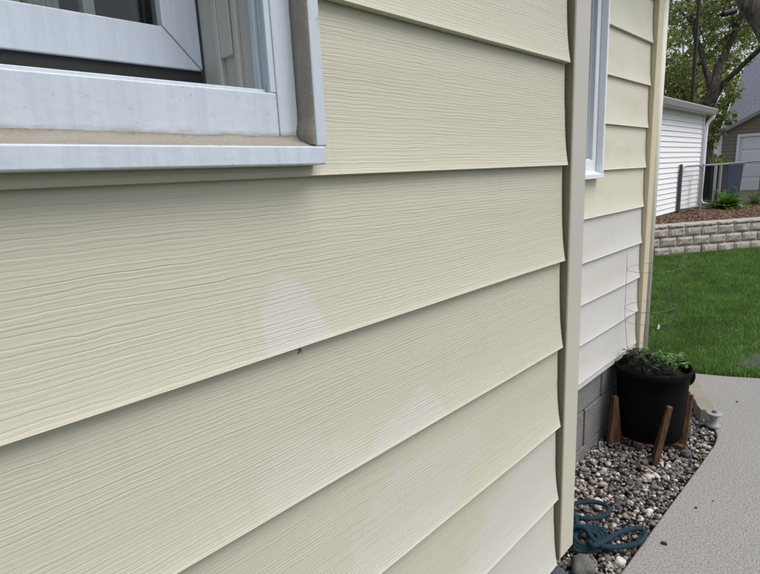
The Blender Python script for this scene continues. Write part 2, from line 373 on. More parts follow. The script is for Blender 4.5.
# pebbles between walkway and foundation
ico = bmesh.new(); bmesh.ops.create_icosphere(ico, subdivisions=1, radius=1); iv = np.array([v.co[:] for v in ico.verts]); ifc = np.array([[v.index for v in f.verts] for f in ico.faces]); ico.free()
def pebbles(n, region, zf, rr):
    V = []; FF = []; k = 0
    for _ in range(n):
        x, y = region()
        r = rr()
        d = iv*(1 + rng.normal(0, .19, (len(iv), 1))) * (r*np.array([1, rng.uniform(.55, .95), rng.uniform(.40, .72)]))
        a, b = rng.uniform(0, 6.28), rng.normal(0, .35)
        cz, sz, cx, sx = math.cos(a), math.sin(a), math.cos(b), math.sin(b)
        d = d @ np.array([[1, 0, 0], [0, cx, sx], [0, -sx, cx]]) @ np.array([[cz, sz, 0], [-sz, cz, 0], [0, 0, 1]])
        V.append(d + [x, y, zf(x, y, r)]); FF.append(ifc + k); k += len(iv)
    return np.concatenate(V), np.concatenate(FF)
def edge_y(x): return float(np.interp(x, [p[0] for p in walk_edge], [p[1] for p in walk_edge]))
def reg():
    while True:
        x = rng.uniform(1.15, 3.72); 
        y = rng.uniform(.5, 1.02)
        lo = edge_y(x) + .012 if x < 3.2 else .60 + (x-3.2)*.49
        if y > lo: return x, y
v, f = pebbles(8600, reg, lambda x, y, r: -.040 + rng.uniform(.15, 1.0)*.030 + .012*math.sin(x*5)*math.sin(y*9), lambda: float(np.clip(rng.lognormal(-4.76, .42), .0045, .026)))
g = bulk('gravel', v, f, 'pebble', 'stuff', 'mixed grey, tan and white river pebbles filling the strip beside the walkway', 'gravel', (2.4, .78, -.04))

# lawn blades
def blades(n, region, h0, w0, name, label):
    P = np.array([region() for _ in range(n)])
    ang = rng.uniform(0, 2*math.pi, n); lean = rng.normal(0, .34, (n, 2)) + np.array([.10, -.06])
    patch = np.array([mnoise.noise(Vector((p[0]*.9, p[1]*.9, 0))) for p in P])
    h = h0*rng.uniform(.6, 1.25, n)*(1+.3*patch); w = w0*rng.uniform(.7, 1.3, n)*(1 + P[:, 0]*.05)
    dx, dy = np.cos(ang)*w/2, np.sin(ang)*w/2; zb = -.018
    z0 = np.full(n, zb); mid = np.stack([P[:, 0]+lean[:, 0]*h*.4, P[:, 1]+lean[:, 1]*h*.4, zb+h*.6], 1)
    tip = np.stack([P[:, 0]+lean[:, 0]*h*1.1, P[:, 1]+lean[:, 1]*h*1.1, zb+h*.96], 1)
    a = np.stack([P[:, 0]-dx, P[:, 1]-dy, z0], 1); b = np.stack([P[:, 0]+dx, P[:, 1]+dy, z0], 1)
    ml = mid - np.stack([dx, dy, 0*dx], 1)*.8; mr = mid + np.stack([dx, dy, 0*dx], 1)*.8
    V = np.stack([a, b, ml, mr, tip], 1).reshape(-1, 3); i = np.arange(n)[:, None]*5
    FF = np.concatenate([i+[0, 1, 3], i+[0, 3, 2], i+[2, 3, 4]], 0)
    bulk(name, V, FF, 'grass', 'stuff', label, 'grass', (7, 1, 0))
lx = [p[0] for p in lawn_edge]; ly = [p[1] for p in lawn_edge]
def lawn_ok(x, y):
    ex = float(np.interp(-y, [-v for v in ly], lx)) if y <= 1.02 else 3.66
    if y < -.75 and x < 4.66: ex = 4.66
    if x < ex + rng.uniform(-.01, .05): return False
    s = (x-8.835)*.5686 + (y-2.561)*.8226          # front of the retaining wall
    return s < -.01
def reg_core():
    while True:
        x = 3.7 + 6.9*rng.random()**1.5; y = x*rng.uniform(.07, .36)
        if lawn_ok(x, y): return x, y
def reg_side():
    while True:
        x = 3.7 + 7.5*rng.random(); y = rng.uniform(-3, 4)
        if lawn_ok(x, y): return x, y
blades(120000, reg_core, .062, .0045, 'grass', 'short green mown grass between the walkway and the block wall')
blades(40000, reg_side, .062, .006, 'grass', 'short green mown grass out to either side of the lawn')

# ------------------------------------------------------------------ the house
house = empty('house', (1.0, 3.0, 0), 'cream vinyl sided house with projecting wall, windows and block foundation', 'house')
YN, YF = .5205, .9745           # sheathing planes of the projecting wall and of the wall set back
ZN = [.460, .647, .842, 1.042, 1.246, 1.454, 1.661, 1.865, 2.067, 2.268, 2.468, 2.62]
ZF = [.440, .631, .826, 1.021, 1.220, 1.429, 1.634, 1.845, 2.052, 2.258, 2.46, 2.62]
def panel(parent, mapf, mat, segs, zb, zt, seed, step=.035, name='siding_panel', dep=.0145):
    """one course of lap siding; segs = [(s0, s1, top limit)]"""
    mb = MB()
    for s0, s1, lim in segs:
        top = min(zt + .018, lim); full = zt + .018
        prof = []
        for i in range(15):
            q = 1-(1-i/14)**1.25; z = top + (zb+.0022-top)*q
            tt = (zt - z)/(zt-zb); tt = max(0, min(1, tt))
            o = .0012 + (dep-.0012)*(0.34*tt + .66*tt**4.5) if z < zt else .0010
            prof.append((o, z))
        prof += [(dep+.0002, zb+.0012), (dep-.0006, zb+.0003), (dep-.0016, zb), (.0020, zb+.0006)]
        n = max(2, int((s1-s0)/step)); m = len(prof)
        vs = []
        for i in range(n+1):
            s = s0 + (s1-s0)*i/n
            for o, z in prof:
                wv = .0011*mnoise.noise(Vector((s*3.1, z*7, seed*3.7))) + .0005*mnoise.noise(Vector((s*9, seed*5.1, z*3)))
                dz = .0009*mnoise.noise(Vector((s*2.2, seed*9.1, 0)))
                vs.append(mapf(s, max(o+wv, .0004) if o > .003 else o, z+dz))
        mb.add(vs, [(i*m+j, (i+1)*m+j, (i+1)*m+j+1, i*m+j+1) for i in range(n) for j in range(m-1)])
    ob = mb.build(name, mat, parent, smooth=False); smooth_angle(ob, 40)
    return ob
# sheathing walls (thin slabs around the openings)
def slab_wall(name, x0, x1, y0, y1, z0, z1, hole):
    a, b, c, d = hole; mb = MB()
    mb.box((x0, y0, z0), (a, y1, z1)); mb.box((b, y0, z0), (x1, y1, z1)); mb.box((a, y0, z0), (b, y1, c)); mb.box((a, y0, d), (b, y1, z1))
    return mb.build(name, 'inside', house)
NW = (-.475, .405, 1.485, 2.40)                       # near window opening
DX, DY, DZ = 2.020, .4545, -.072                      # far window = near window moved
FWIN = (NW[0]+DX, NW[1]+DX, NW[2]+DZ, NW[3]+DZ)
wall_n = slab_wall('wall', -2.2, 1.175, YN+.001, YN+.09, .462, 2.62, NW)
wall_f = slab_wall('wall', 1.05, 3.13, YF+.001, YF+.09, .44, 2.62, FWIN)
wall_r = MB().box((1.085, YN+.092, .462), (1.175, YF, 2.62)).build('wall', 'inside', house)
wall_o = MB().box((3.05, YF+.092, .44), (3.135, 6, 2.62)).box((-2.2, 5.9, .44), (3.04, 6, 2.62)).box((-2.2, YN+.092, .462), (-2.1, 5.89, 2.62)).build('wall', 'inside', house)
# siding courses
for i, (zb, zt) in enumerate(zip(ZN[:-1], ZN[1:])):
    mp = lambda s, o, z: (s, YN-o, z)
    if zt < 1.47: segs = [[(-2.2, 1.1100, 9)]]
    elif zb < 1.47: segs = [[(-2.2, -.49, 9), (-.49, .4205, 1.4705), (.4205, 1.1100, 9)]]
    elif zb < 2.4: segs = [[(-2.2, -.49, 9)], [(.4205, 1.1100, 9)]]
    else: segs = [[(-2.2, 1.1100, 9)]]
    for sg in segs: panel(wall_n, mp, 'near', sg, zb, zt, i+1+3*len(sg))
for i, (zb, zt) in enumerate(zip(ZF[:-1], ZF[1:])):
    mp = lambda s, o, z: (s, YF-o, z)
    m = 'bleached' if zb < 1.1 else 'far'
    xw = FWIN[1]+.016
    if zt < 1.40: segs = [[(1.19, 3.069, 9)]]
    elif zb < 1.40: segs = [[(1.19, FWIN[0]-.015, 9), (FWIN[0]-.015, xw, 1.3985), (xw, 3.069, 9)]]
    elif zb < 2.32: segs = [[(1.19, FWIN[0]-.015, 9)], [(xw, 3.069, 9)]]
    else: segs = [[(1.19, 3.069, 9)]]
    for sg in segs: panel(wall_f, mp, m, sg, zb, zt, 40+i+2*len(sg), .06)
    # return side of the projection and the far end wall
    panel(wall_r, lambda s, o, z: (1.178+o, s, z), 'far', [(.56, .955, 9)], zb+.02 if i == 0 else zb, zt, 70+i, .1)
    panel(wall_o, lambda s, o, z: (3.137+o, s, z), 'far', [(1.03, 5.9, 9)], zb, zt, 90+i, .3)
# outside corner posts: face, return and pocket as one folded profile
def corner_post(pts, z0, z1, mat, label, name='corner_post'):
    o = MB().prism([(x, y, z0) for x, y in pts], (0, 0, z1-z0)).build(name, mat, house, bevel=.0035)
    o['label'] = label; return o
corner_post([(1.1250, .5035), (1.1990, .5035), (1.2000, .5615), (1.1790, .5615), (1.1790, .5220), (1.1250, .5220)], .468, 2.62, 'post', 'faded greyish corner post of the projecting wall')
MB().box((1.1190, .5045, .468), (1.1245, .5215, 2.62)).build('post_pocket', plain('shaded_pocket_vinyl', (.22, .20, .135), .7), house)  # same vinyl as the post, coloured dark olive to imitate shade in the pocket
p2 = corner_post([(3.0755, .9445), (3.155, .9445), (3.155, .9765), (3.0755, .9765)], .385, 2.62, 'tanpost', 'tan corner post at the far end of the wall')
MB().tube([(3.185, .962, .37), (3.185, .962, 2.615)], .0285, 14).build('corner_bead', 'lightpost', p2, smooth=True)
MB().box((3.1555, 1.0, .385), (3.18, 1.03, 2.615)).build('post_return', 'tanpost', p2)
# starter strip under the set-back wall, underside of the projection
MB().box((1.19, .9665, .405), (3.0755, .9725, .4385)).build('starter_strip', 'bleached', house, bevel=.002)
MB().box((-2.2, YN+.002, .452), (1.16, 1.0, .4612)).build('floor_underside', 'inside', house)
MB().box((-2.2, 1.07, .43), (3.04, 5.9, .45)).build('floor', 'inside', house)
# block foundation
fb = MB().box((-2.2, 1.004, -.15), (3.09, 1.18, .43)).box((2.9, 1.18, -.15), (3.09, 5.9, .43)).build('foundation', 'mortar', house)
rowh = .203
for r in range(3):
    z0 = -.16 + r*rowh
    x = -.6 + (.2 if r % 2 else 0)
    while x < 3.05:
        x1 = min(x+.397, 3.092)
        if x1-x > .06:
            MB().box((x+.004, .9905+rng.uniform(-.002, .002), z0+.005), (x1-.005, 1.0035, min(z0+rowh-.005, .432))).build('concrete_block', 'cmu', fb, bevel=.003)
        x += .407
# eaves and roof, above the picture
MB().prism([(-2.4, .72, 2.625), (-2.4, .72, 2.76), (-2.4, 3.4, 3.9), (-2.4, 6.4, 2.76), (-2.4, 6.4, 2.625)], (5.85, 0, 0)).build('roof', 'shingle', house)
MB().prism([(-2.4, .27, 2.622), (-2.4, .27, 2.70), (-2.4, .715, 2.86), (-2.4, .715, 2.622)], (3.83, 0, 0)).build('roof', 'shingle', house)
MB().box((-2.41, .255, 2.60), (1.44, .269, 2.72)).box((1.46, .705, 2.60), (3.46, .719, 2.77)).build('fascia', 'soffit', house)

# ------------------------------------------------------------------ windows
def make_window(first):
    win = MB()
    x0, x1 = -.47, .3735
    # main frame: jambs and rails, front plane Y = .5195, back to .70
    fy0, fy1 = .519, .70
    win.box((.3752, fy0, 1.4885), (.4028, fy1, 2.41)); win.box((-.4728, fy0, 1.4885), (-.4452, fy1, 2.41))
    win.box((-.4445, fy0-.0005, 1.4885), (.3738, fy1, 1.5485)); win.box((-.4445, fy0, 2.36), (.3738, fy1, 2.41))
    w = win.build('window', 'white', house, bevel=.0016)
    T = w
    MB().box((-.4445, .530, 1.5488), (.3700, .5335, 1.5535)).box((-.4445, .61, 1.5488), (.3700, .613, 1.556)).build('track', 'white', T, bevel=.0008)
    # stepped jamb channels, right and left
    for sx in (1, -1):
        fx = (lambda v: v) if sx > 0 else (lambda v: -.0695 - v)
        def bx(a, b, c, d, mat, nm, z0=1.549):
            xx = sorted((fx(a), fx(b))); MB().box((xx[0], c, z0), (xx[1], d, 2.358)).build(nm, mat, T, bevel=.0012)
        bx(.3672, .3750, .5205, .527, 'white', 'jamb_rib'); bx(.3705, .3750, .5272, .540, 'white', 'jamb_channel')
        bx(.3660, .3750, .5402, .5495, 'white', 'jamb_rib'); bx(.3705, .3750, .5497, .577, 'liner', 'jamb_channel')
        bx(.3655, .3750, .5772, .586, 'liner', 'jamb_rib'); bx(.3715, .3750, .5862, .617, 'liner', 'jamb_channel')
        bx(.3640, .3750, .6172, .627, 'liner', 'jamb_rib'); bx(.3700, .3750, .6272, .668, 'liner', 'jamb_channel')
        bx(.3652, .3713, .590, .6165, 'liner', 'jamb_stop', 1.602)
    # sash: mitred rails and stiles
    ys, ye = .667, .693; zb, zt = 1.5955, 2.33; rl = .0475; l, r = -.436, .3665
    g = .0005
    MB().prism([(l, ys, zb), (r-g, ys, zb), (r-rl-g, ys, zb+rl), (l+rl, ys, zb+rl)], (0, ye-ys, 0)).build('sash_rail', 'white', T, bevel=.0014)
    MB().prism([(l, ys, zt), (l+rl, ys, zt-rl), (r-rl, ys, zt-rl), (r-g, ys, zt)], (0, ye-ys, 0)).build('sash_rail', 'white', T, bevel=.0014)
    for a, b in ((r, r-rl), (l, l+rl)):
        q = g if a > b else -g
        MB().prism([(a+q, ys, zb+.0006), (b+q, ys, zb+rl+.0006), (b+q, ys, zt-rl), (a+q, ys, zt)], (0, ye-ys, 0)).build('sash_stile', 'white', T, bevel=.0014)
    MB().box((l, .6715, 1.5490), (r, .694, 1.5950)).build('shaded_gap_strip', 'gap_shade', T)  # near-black strip standing in for the shaded slot under the sash
    MB().box((l+rl-.006, .680, zb+rl-.006), (r-rl+.006, .683, zt-rl+.006)).build('glass_pane', 'glass', T)
    # sill lip and the grimy slope behind it
    sl = [(.4862, 1.4668), (.4850, 1.4682), (.4850, 1.4862), (.4862, 1.4876), (.4885, 1.4872), (.4885, 1.4700), (.519, 1.4695), (.519, 1.4665)]
    MB().prism([(-.492, y, z) for y, z in sl], (.9045, 0, 0)).build('sill', 'white', T, bevel=.0006)
    mb = MB(); n = 120; prof = [(.4888, 1.4866), (.497, 1.4892), (.506, 1.4925), (.514, 1.4962), (.5188, 1.5005), (.5189, 1.4705), (.4888, 1.4705)]; m = len(prof); vs = []
    for i in range(n+1):
        s = -.472 + .8755*i/n
        k = 1.1 - .7*max(0, (s+.1)/.5)
        for j, (y, z) in enumerate(prof):
            dz = 0 if j > 4 else .0012*mnoise.noise(Vector((s*60, j*1.7, 2))) + .0014*mnoise.noise(Vector((s*17, j*.9, 5))) + (.0022*k if j == 4 else 0)
            vs.append((s, y, z+dz))
    mb.add(vs, [(i*m+j, (i+1)*m+j, (i+1)*m+(j+1) % m, i*m+(j+1) % m) for i in range(n) for j in range(m)])
    cb = mb.build('sill_slope', 'caulk', T, smooth=True); cb['label'] = 'grimy beige sloping sill behind the white lip'
    # outer trim with grime, caulk on its inner side
    MB().box((.4050, .4900, 1.4880), (.4212, .5245, 2.425)).build('trim', 'trim', T, bevel=.002)
    MB().box((-.4905, .4900, 1.4880), (-.4745, .5245, 2.425)).build('trim', 'trim', T, bevel=.002)
    MB().box((-.4740, .4900, 2.411), (.4045, .5245, 2.425)).build('trim', 'trim', T, bevel=.002)
    for xa, sg in ((.4048, -1), (-.4743, 1)):
        mb = MB(); n = 110; prof = [(.0, .4915), (.0016, .494), (.0022, .502), (.0022, .512), (.0035, .5185), (0, .519)]; m = len(prof); vs = []
        for i in range(n+1):
            z = 1.4905 + .917*i/n; lump = math.exp(-((z-1.502)/.011)**2)*.0035
            for j, (o, y) in enumerate(prof):
                dd = 0 if j in (0, 5) else .0007*mnoise.noise(Vector((z*70, j*2.1, 1))) + .0006*mnoise.noise(Vector((z*23, j, 4))) + lump
                vs.append((xa + sg*(o+dd), y, z))
        mb.add(vs, [(i*m+j, i*m+j+1, (i+1)*m+j+1, (i+1)*m+j) for i in range(n) for j in range(m-1)])
        mb.build('caulk_bead', 'caulk', T, smooth=True)
    # inside: brown casing, curtain
    MB().box((.318, .715, 1.60), (.345, .745, 2.38)).box((-.40, .715, 1.60), (-.37, .745, 2.38)).box((-.369, .715, 1.585), (.317, .76, 1.612)).build('inner_casing', 'brown', T, bevel=.002)
    def curtain(a, b, y):
        mb = MB(); n = 60; vs = []
        for i in range(n+1):
            s = a + (b-a)*i/n; yy = y + .024*math.sin(i*.9) + .008*math.sin(i*2.3)
            vs += [(s, yy, 1.62), (s, yy, 2.36)]
        mb.add(vs, [(2*i, 2*i+2, 2*i+3, 2*i+1) for i in range(n)]).build('curtain', 'curtain', T, smooth=True)
    curtain(-.36, .20, .80); curtain(.205, .238, .79)
    MB().box((.268, .775, 1.615), (.282, .79, 1.70)).build('blind_wand', 'curtain', T)
    return w
w1 = make_window(True); w1['label'] = 'white vinyl sliding window with grimy sill in the projecting wall'
w2 = w1.copy(); C.objects.link(w2); w2.location = w1.location + Vector((DX, DY, DZ)); worigin[w2.name] = worigin[w1.name] + Vector((DX, DY, DZ))
w2['label'] = 'white window in the wall set back, mostly hidden by the corner post'
w2.data = w1.data.copy(); w2.data.materials[0] = M['clean_white']
for ch in list(w1.children):
    c = ch.copy(); C.objects.link(c); c.parent = w2
    if ch.name.startswith(('caulk', 'sill', 'trim', 'track', 'jamb', 'sash')):
        c.data = ch.data.copy(); c.data.materials[0] = M['clean_white']
        if 'label' in c: del c['label']
# room behind the near window so the glass looks into a dim space
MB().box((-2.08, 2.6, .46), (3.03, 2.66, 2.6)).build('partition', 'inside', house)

# ------------------------------------------------------------------ small dark speck on the lap edge
sp = empty('insect', (.366, .505, 1.244), 'tiny dark insect clinging to the lap edge below the bleached patch', 'insect')
mb = MB(); v = iv*[.0013, .0011, .0026] + [.366, .5042, 1.2455]; mb.add(v, [tuple(q) for q in ifc]); mb.build('insect_body', 'debris', sp, smooth=True)
for i, (dx, dz) in enumerate([(.003, -.003), (-.003, -.0034), (.0035, .0004), (-.0033, 0), (.002, -.005), (-.0024, -.005)]):
    MB().tube([(.366, .5042, 1.245), (.366+dx*.6, .5028, 1.245+dz*.4), (.366+dx, .5048, 1.245+dz)], .00045, 5).build('insect_leg', 'debris', sp)

# ------------------------------------------------------------------ pot, stand, cage, plants
PC = Vector((2.83, .797, 0))
pot = empty('plant_pot', PC + Vector((0, 0, .03)), 'large black plastic plant pot holding seedlings on a wooden stand', 'pot')
prof = [(0, .035), (.150, .035), (.158, .05), (.163, .16), (.170, .30), (.1745, .385), (.181, .386), (.183, .392), (.183, .413), (.180, .418), (.176, .416), (.172, .395), (.166, .30), (.160, .20), (0, .20)]
MB().lathe(prof, PC, 48).build('pot_body', 'pot', pot, smooth=True)
mb = MB(); n = 40
mb.lathe([(0.001, .372), (.06, .376), (.12, .370), (.1715, .362)], PC, 40).build('potting_soil', plain('wet_potting_soil', (.010, .008, .007), .95, .4, 60, bump=.006), pot, smooth=True)
rd = Vector((rt[0], rt[1], 0)).normalized()
hv = [PC + rd*r_ + Vector((0, 0, z_)) for r_, z_ in ((.168, .365), (.195, .372), (.214, .355), (.216, .325), (.198, .300), (.160, .305))]
MB().tube(catmull(hv, 6), .0105, 8).build('handle', 'pot', pot, smooth=True)
st = empty('plant_stand', PC, 'wooden plant stand with tapered wedge legs around the black pot', 'plant stand')
def wedge(b0, b1, t0, t1, th):
    """board between two bottom and two top corners, thickness th across"""
    b0, b1, t0, t1 = map(Vector, (b0, b1, t0, t1)); nrm = (b1-b0).cross(t0-b0).normalized()*th
    return MB().prism([b0-nrm/2, b1-nrm/2, t1-nrm/2, t0-nrm/2], nrm)
cc = PC
def leg(bx, by, tx, ty, tz, wid=.075, th=.024):
    b = Vector((bx, by, -.015)); tp = Vector((tx, ty, tz)); inw = (cc - b); inw.z = 0; inw.normalize()
    return wedge(b, b+inw*wid, tp, tp+inw*.022, th).build('leg', 'cedar', st, bevel=.0015)
leg(2.583, .685, 2.635, .652, .285, .085); leg(2.645, .945, 2.645, .925, .265, .08); leg(2.845, .618, 2.885, .612, .275, .09); leg(3.08, .90, 3.05, .89, .27)
MB().box((PC.x-.17, PC.y-.02, .012), (PC.x+.17, PC.y+.02, .034)).build('crosspiece', 'cedar', st, bevel=.001)
MB().box((PC.x-.02, PC.y-.17, .0), (PC.x+.02, PC.y+.17, .0115)).build('crosspiece', 'cedar', st, bevel=.001)
def leaf_patch(mb_v, mb_f, p, d, L, wd, fold=.25):
    """pointed leaf of 4 triangles, growing from p along d"""
    d = Vector(d).normalized(); s = d.cross(Vector((0, 0, 1)));
    if s.length < .1: s = Vector((1, 0, 0))
    s.normalize(); u = s.cross(d); k = len(mb_v); p = Vector(p)
    mb_v += [tuple(p), tuple(p+d*L*.45-s*wd/2+u*wd*fold), tuple(p+d*L*.5), tuple(p+d*L*.45+s*wd/2+u*wd*fold), tuple(p+d*L-u*L*.18)]
    mb_f += [(k, k+2, k+1), (k, k+3, k+2), (k+1, k+2, k+4), (k+2, k+3, k+4)]
def plant(name, c, rad, hgt, n, L, mat, label, cat, lift=.3, group=None, stems=9):
    e = empty(name, c, label, cat, group); V = []; FF = []; sb = MB(); c = Vector(c)
    for i in range(stems):
        a = random.uniform(0, 6.28); rr = rad*random.uniform(.2, .9); tip = c + Vector((rr*math.cos(a), rr*math.sin(a), hgt*random.uniform(.6, 1)))
        mid = c + (tip-c)*.5 + Vector((0, 0, hgt*.15)); path = catmull([c + Vector((rr*.15*math.cos(a), rr*.15*math.sin(a), -.01)), mid, tip], 5)
        sb.tube(path, max(L*.02, .0012), 5)
        for j in range(n//stems):
            q = path[random.randint(3, len(path)-1)]
            aa = random.uniform(0, 6.28)
            leaf_patch(V, FF, q + Vector((random.gauss(0, L*.15), random.gauss(0, L*.15), random.gauss(0, L*.1))), (math.cos(aa), math.sin(aa), random.uniform(-.3, lift*2)), L*random.uniform(.6, 1.2), L*.5*random.uniform(.7, 1.1))
    sb.build('stem', mat, e)
    o = bulk('foliage', V, FF, mat, None, None, None, c, e); return e
zS = .380
plant('herb_plant', PC + Vector((.02, -.085, zS)), .10, .105, 300, .027, 'potleaf', 'bright green leafy herb at the walkway side of the black pot', 'plant')
plant('herb_plant', PC + Vector((.075, -.015, zS)), .08, .09, 180, .025, 'potleaf', 'green herb at the back edge of the black pot', 'plant')
plant('seedling', PC + Vector((-.07, .03, zS)), .09, .11, 60, .045, 'darkleaf', 'dark drooping seedling nearest the house foundation in the pot', 'plant')
plant('seedling', PC + Vector((-.02, .09, zS)), .08, .13, 50, .042, 'darkleaf', 'tall dark seedling under the wire cage in the pot', 'plant')
plant('seedling', PC + Vector((-.09, -.06, zS)), .08, .08, 60, .035, 'darkleaf', 'dark seedling at the front of the pot above the middle wooden leg', 'plant')
plant('herb_plant', PC + Vector((.07, .09, zS)), .07, .10, 110, .026, 'potleaf', 'green herb in the pot on the side nearest the corner of the house', 'plant')
cage = empty('plant_cage', PC + Vector((-.01, .02, .36)), 'thin wire tomato cage standing in the black pot', 'plant cage')
cx, cyy = PC.x-.01, PC.y+.045
lean = Vector((.02, -.01, 1))
for z, r in ((.50, .085), (.66, .11), (.725, .115), (.93, .125)):
    c0 = Vector((cx, cyy, 0)) + lean*0 + Vector((.03*(z-.4), -.012*(z-.4)*3, z))
    MB().tube([c0 + Vector((r*math.cos(a), r*math.sin(a), .012*math.cos(a+1))) for a in np.linspace(0, 2*math.pi, 28, endpoint=False)], .00095, 6, closed=True).build('ring', 'wire', cage, smooth=True)
for a in (.4, 1.9, 3.3, 4.7):
    MB().tube([(cx + r*math.cos(a) + .03*(z-.4), cyy + r*math.sin(a) - .036*(z-.4), z) for z, r in ((.30, .05), (.50, .086), (.66, .111), (.725, .116), (.93, .126), (1.0, .13))], .0010, 6).build('upright', 'wire', cage, smooth=True)
b0 = at(657, 335, 2.80); b1 = at(682, 252, 2.92)
stk = empty('garden_stake', b0 - Vector((0, 0, .16)), 'thin dark leaning wire stake rising from the pot over the lawn', 'stake')
MB().tube([at(652, 366, 2.78), at(657, 335, 2.80), at(668, 298, 2.86), b1], .0016, 6).build('wire', 'darkwire', stk)
MB().tube([at(668, 326, 2.8) + rt_ for rt_ in [Vector((.018*math.cos(a), -.018*math.cos(a), .008*math.sin(a))) for a in np.linspace(0, 2*math.pi, 18, endpoint=False)]], .0012, 5, closed=True).build('loop', 'darkwire', stk)
tg = at(658.5, 327, 2.80); sx = Vector(rt)*.006
MB().prism([tg-sx+Vector((0, 0, -.012)), tg+sx*.8+Vector((0, 0, -.012)), tg+sx*1.4+Vector((0, 0, .006)), tg+sx*.6+Vector((0, 0, .014)), tg-sx*.3+Vector((0, 0, .012))], Vector(fw)*.0015).build('tag', 'tag', stk)

# ------------------------------------------------------------------ edging, spool, hose, rocks
ed = MB(); a, b = Vector((3.245, .605, -.03)), Vector((3.74, .845, -.03)); d = (b-a).normalized(); nn = Vector((-d.y, d.x, 0))
n = 8; vs = []
for i in range(n+1):
    p = a + (b-a)*i/n + nn*.004*math.sin(i*2.1)
    vs += [p+nn*.045, p-nn*.045, p-nn*.043+Vector((0, 0, .085+.004*math.sin(i))), p+nn*.043+Vector((0, 0, .087+.003*math.cos(i*1.7)))]
ed.add(vs, [(4*i+j, 4*i+4+j, 4*i+4+(j+1) % 4, 4*i+(j+1) % 4) for i in range(n) for j in range(4)] + [(0, 1, 2, 3), (4*n+3, 4*n+2, 4*n+1, 4*n)])
o = ed.build('edging_timber', 'paleblock', bevel=.004); props(o, 'pale tan edging block lying behind the black pot beside the walkway', 'edging')
sc_ = on_z(713, 426, 0); sc_.z = 0
s_ = empty('hose_guide', sc_, 'small white spool shaped hose guide at the corner of the gravel', 'hose guide')
MB().lathe([(0, .0), (.036, .0), (.038, .006), (.030, .014), (.020, .026), (.017, .040), (.020, .054), (.030, .066), (.041, .074), (.042, .080), (.036, .083), (.010, .0835)], sc_, 28).build('spool_body', 'spool', s_, smooth=True)
MB().lathe([(.0, .0838), (.012, .0840), (.012, .090), (.0, .0905)], sc_, 14).build('bolt', 'darksteel', s_)
# dark blue hose: one long looping tube
hp = []
def H_(x, y, z): hp.append(on_z(x, y, z))
for a in np.linspace(200, 520, 13): H_(589 + 20*math.cos(R(a)), 510 - 8.5*math.sin(R(a)), .022)
H_(577, 523, .03)
for k, a in enumerate(np.linspace(130, 130-360*2.6, 34)):
    r = 1 - .55*(k/34); H_(588 + 21*r*math.cos(R(a)), 538 + 13*r*math.sin(R(a)), .018 + .022*k/34)
for x, y, z in ((592, 545, .055), (604, 541, .05), (616, 534, .035), (630, 529, .025), (641, 529, .02), (645, 534, .018), (641, 541, .018), (630, 545, .018), (616, 547, .02), (604, 546, .035), (594, 540, .06), (586, 530, .062), (574, 527, .05), (560, 534, .03), (545, 548, .02)): H_(x, y, z)
path = catmull(hp, 9)
o = MB().tube(path, [.0100*(1+.10*math.sin(i*1.7)+.05*math.sin(i*.61)) for i in range(len(path))], 9).build('garden_hose', 'hose', smooth=True)
props(o, 'dark blue garden hose coiled in loops on the gravel beside the corner post', 'hose')
def stone(name, c, r, sc, mat, label, cat, seed, rot=0, group=None):
    bm = bmesh.new(); bmesh.ops.create_icosphere(bm, subdivisions=3, radius=1)
    for v in bm.verts:
        q = v.co.copy(); k = 1 + .28*mnoise.noise(q*1.1+Vector((seed*7, 0, 0))) + .09*mnoise.noise(q*3+Vector((0, seed*3, 0)))
        m = max(abs(q.x), abs(q.y), abs(q.z)); q = q*(1-.55) + q/m*.55*.8      # squared off
        v.co = Vector((q.x*sc[0], q.y*sc[1], q.z*sc[2]))*r*k
    bm.transform(Matrix.Rotation(rot, 4, 'Z')); zmin = min(v.co.z for v in bm.verts)
    me = bpy.data.meshes.new(name); bm.to_mesh(me); bm.free(); me.materials.append(M[mat])
    for p in me.polygons: p.use_smooth = True
    o = link(name, me, None, (c[0], c[1], c[2]-zmin*.8)); return props(o, label, cat, group)
q = on_z(583, 562, .02); stone('rock', (q.x, q.y, -.03), .052, (1.1, .85, .72), 'rock', 'grey squarish rock lying between the corner post and the hose', 'rock', 1, .5)
q = on_z(562, 575, .02); stone('rock', (q.x, q.y, -.03), .05, (1.2, .8, .6), 'bluerock', 'blue grey rock under the bottom of the corner post', 'rock', 2, 1.1)
for i, (x, y, r, m, lb) in enumerate([(645, 560, .020, 'whitestone', 'pale pebble tucked under the right loop of the hose'), (598, 500, .019, 'whitestone', 'pale pebble just behind the upper hose loop'), (687, 452, .024, 'bluerock', 'rounded blue grey stone near the bend of the walkway'), (691, 398, .036, 'bluerock', 'dark rounded stone beside the edging block behind the pot')]):
    q = on_z(x-25 if i == 0 else x, y, 0); stone('stone', (q.x, q.y, -.018), r, (1.2, 1, .75), m, lb, 'stone', 5+i, i*1.3)
for i, (x, y, r, lb) in enumerate([(696, 508, .006, 'tiny black crumb on the concrete walkway'), (713, 501, .0035, 'smallest dark crumb on the concrete walkway, beside a larger one'), (664, 544, .010, 'dark crumpled leaf bit on the walkway near the hose'), (737, 402, .007, 'dark bit of debris on the walkway near the lawn')]):
    q = on_z(x, y, 0); stone('debris', (q.x, q.y, 0), r, (1.2, .8, .5), 'debris', lb, 'debris', 20+i, i)
q = on_z(757, 371, .01); sl_ = MB()
pts = [(4.20, .60), (4.24, .66), (4.40, .645), (4.62, .57), (4.66, .36), (4.44, .34), (4.27, .42)]
o = MB().prism([(x, y, -.03) for x, y in pts], (0, 0, .055)).build('stepping_stone', 'slate', bevel=.008)
props(o, 'dark slate stepping stone in the grass at the edge of the walkway', 'stepping stone')

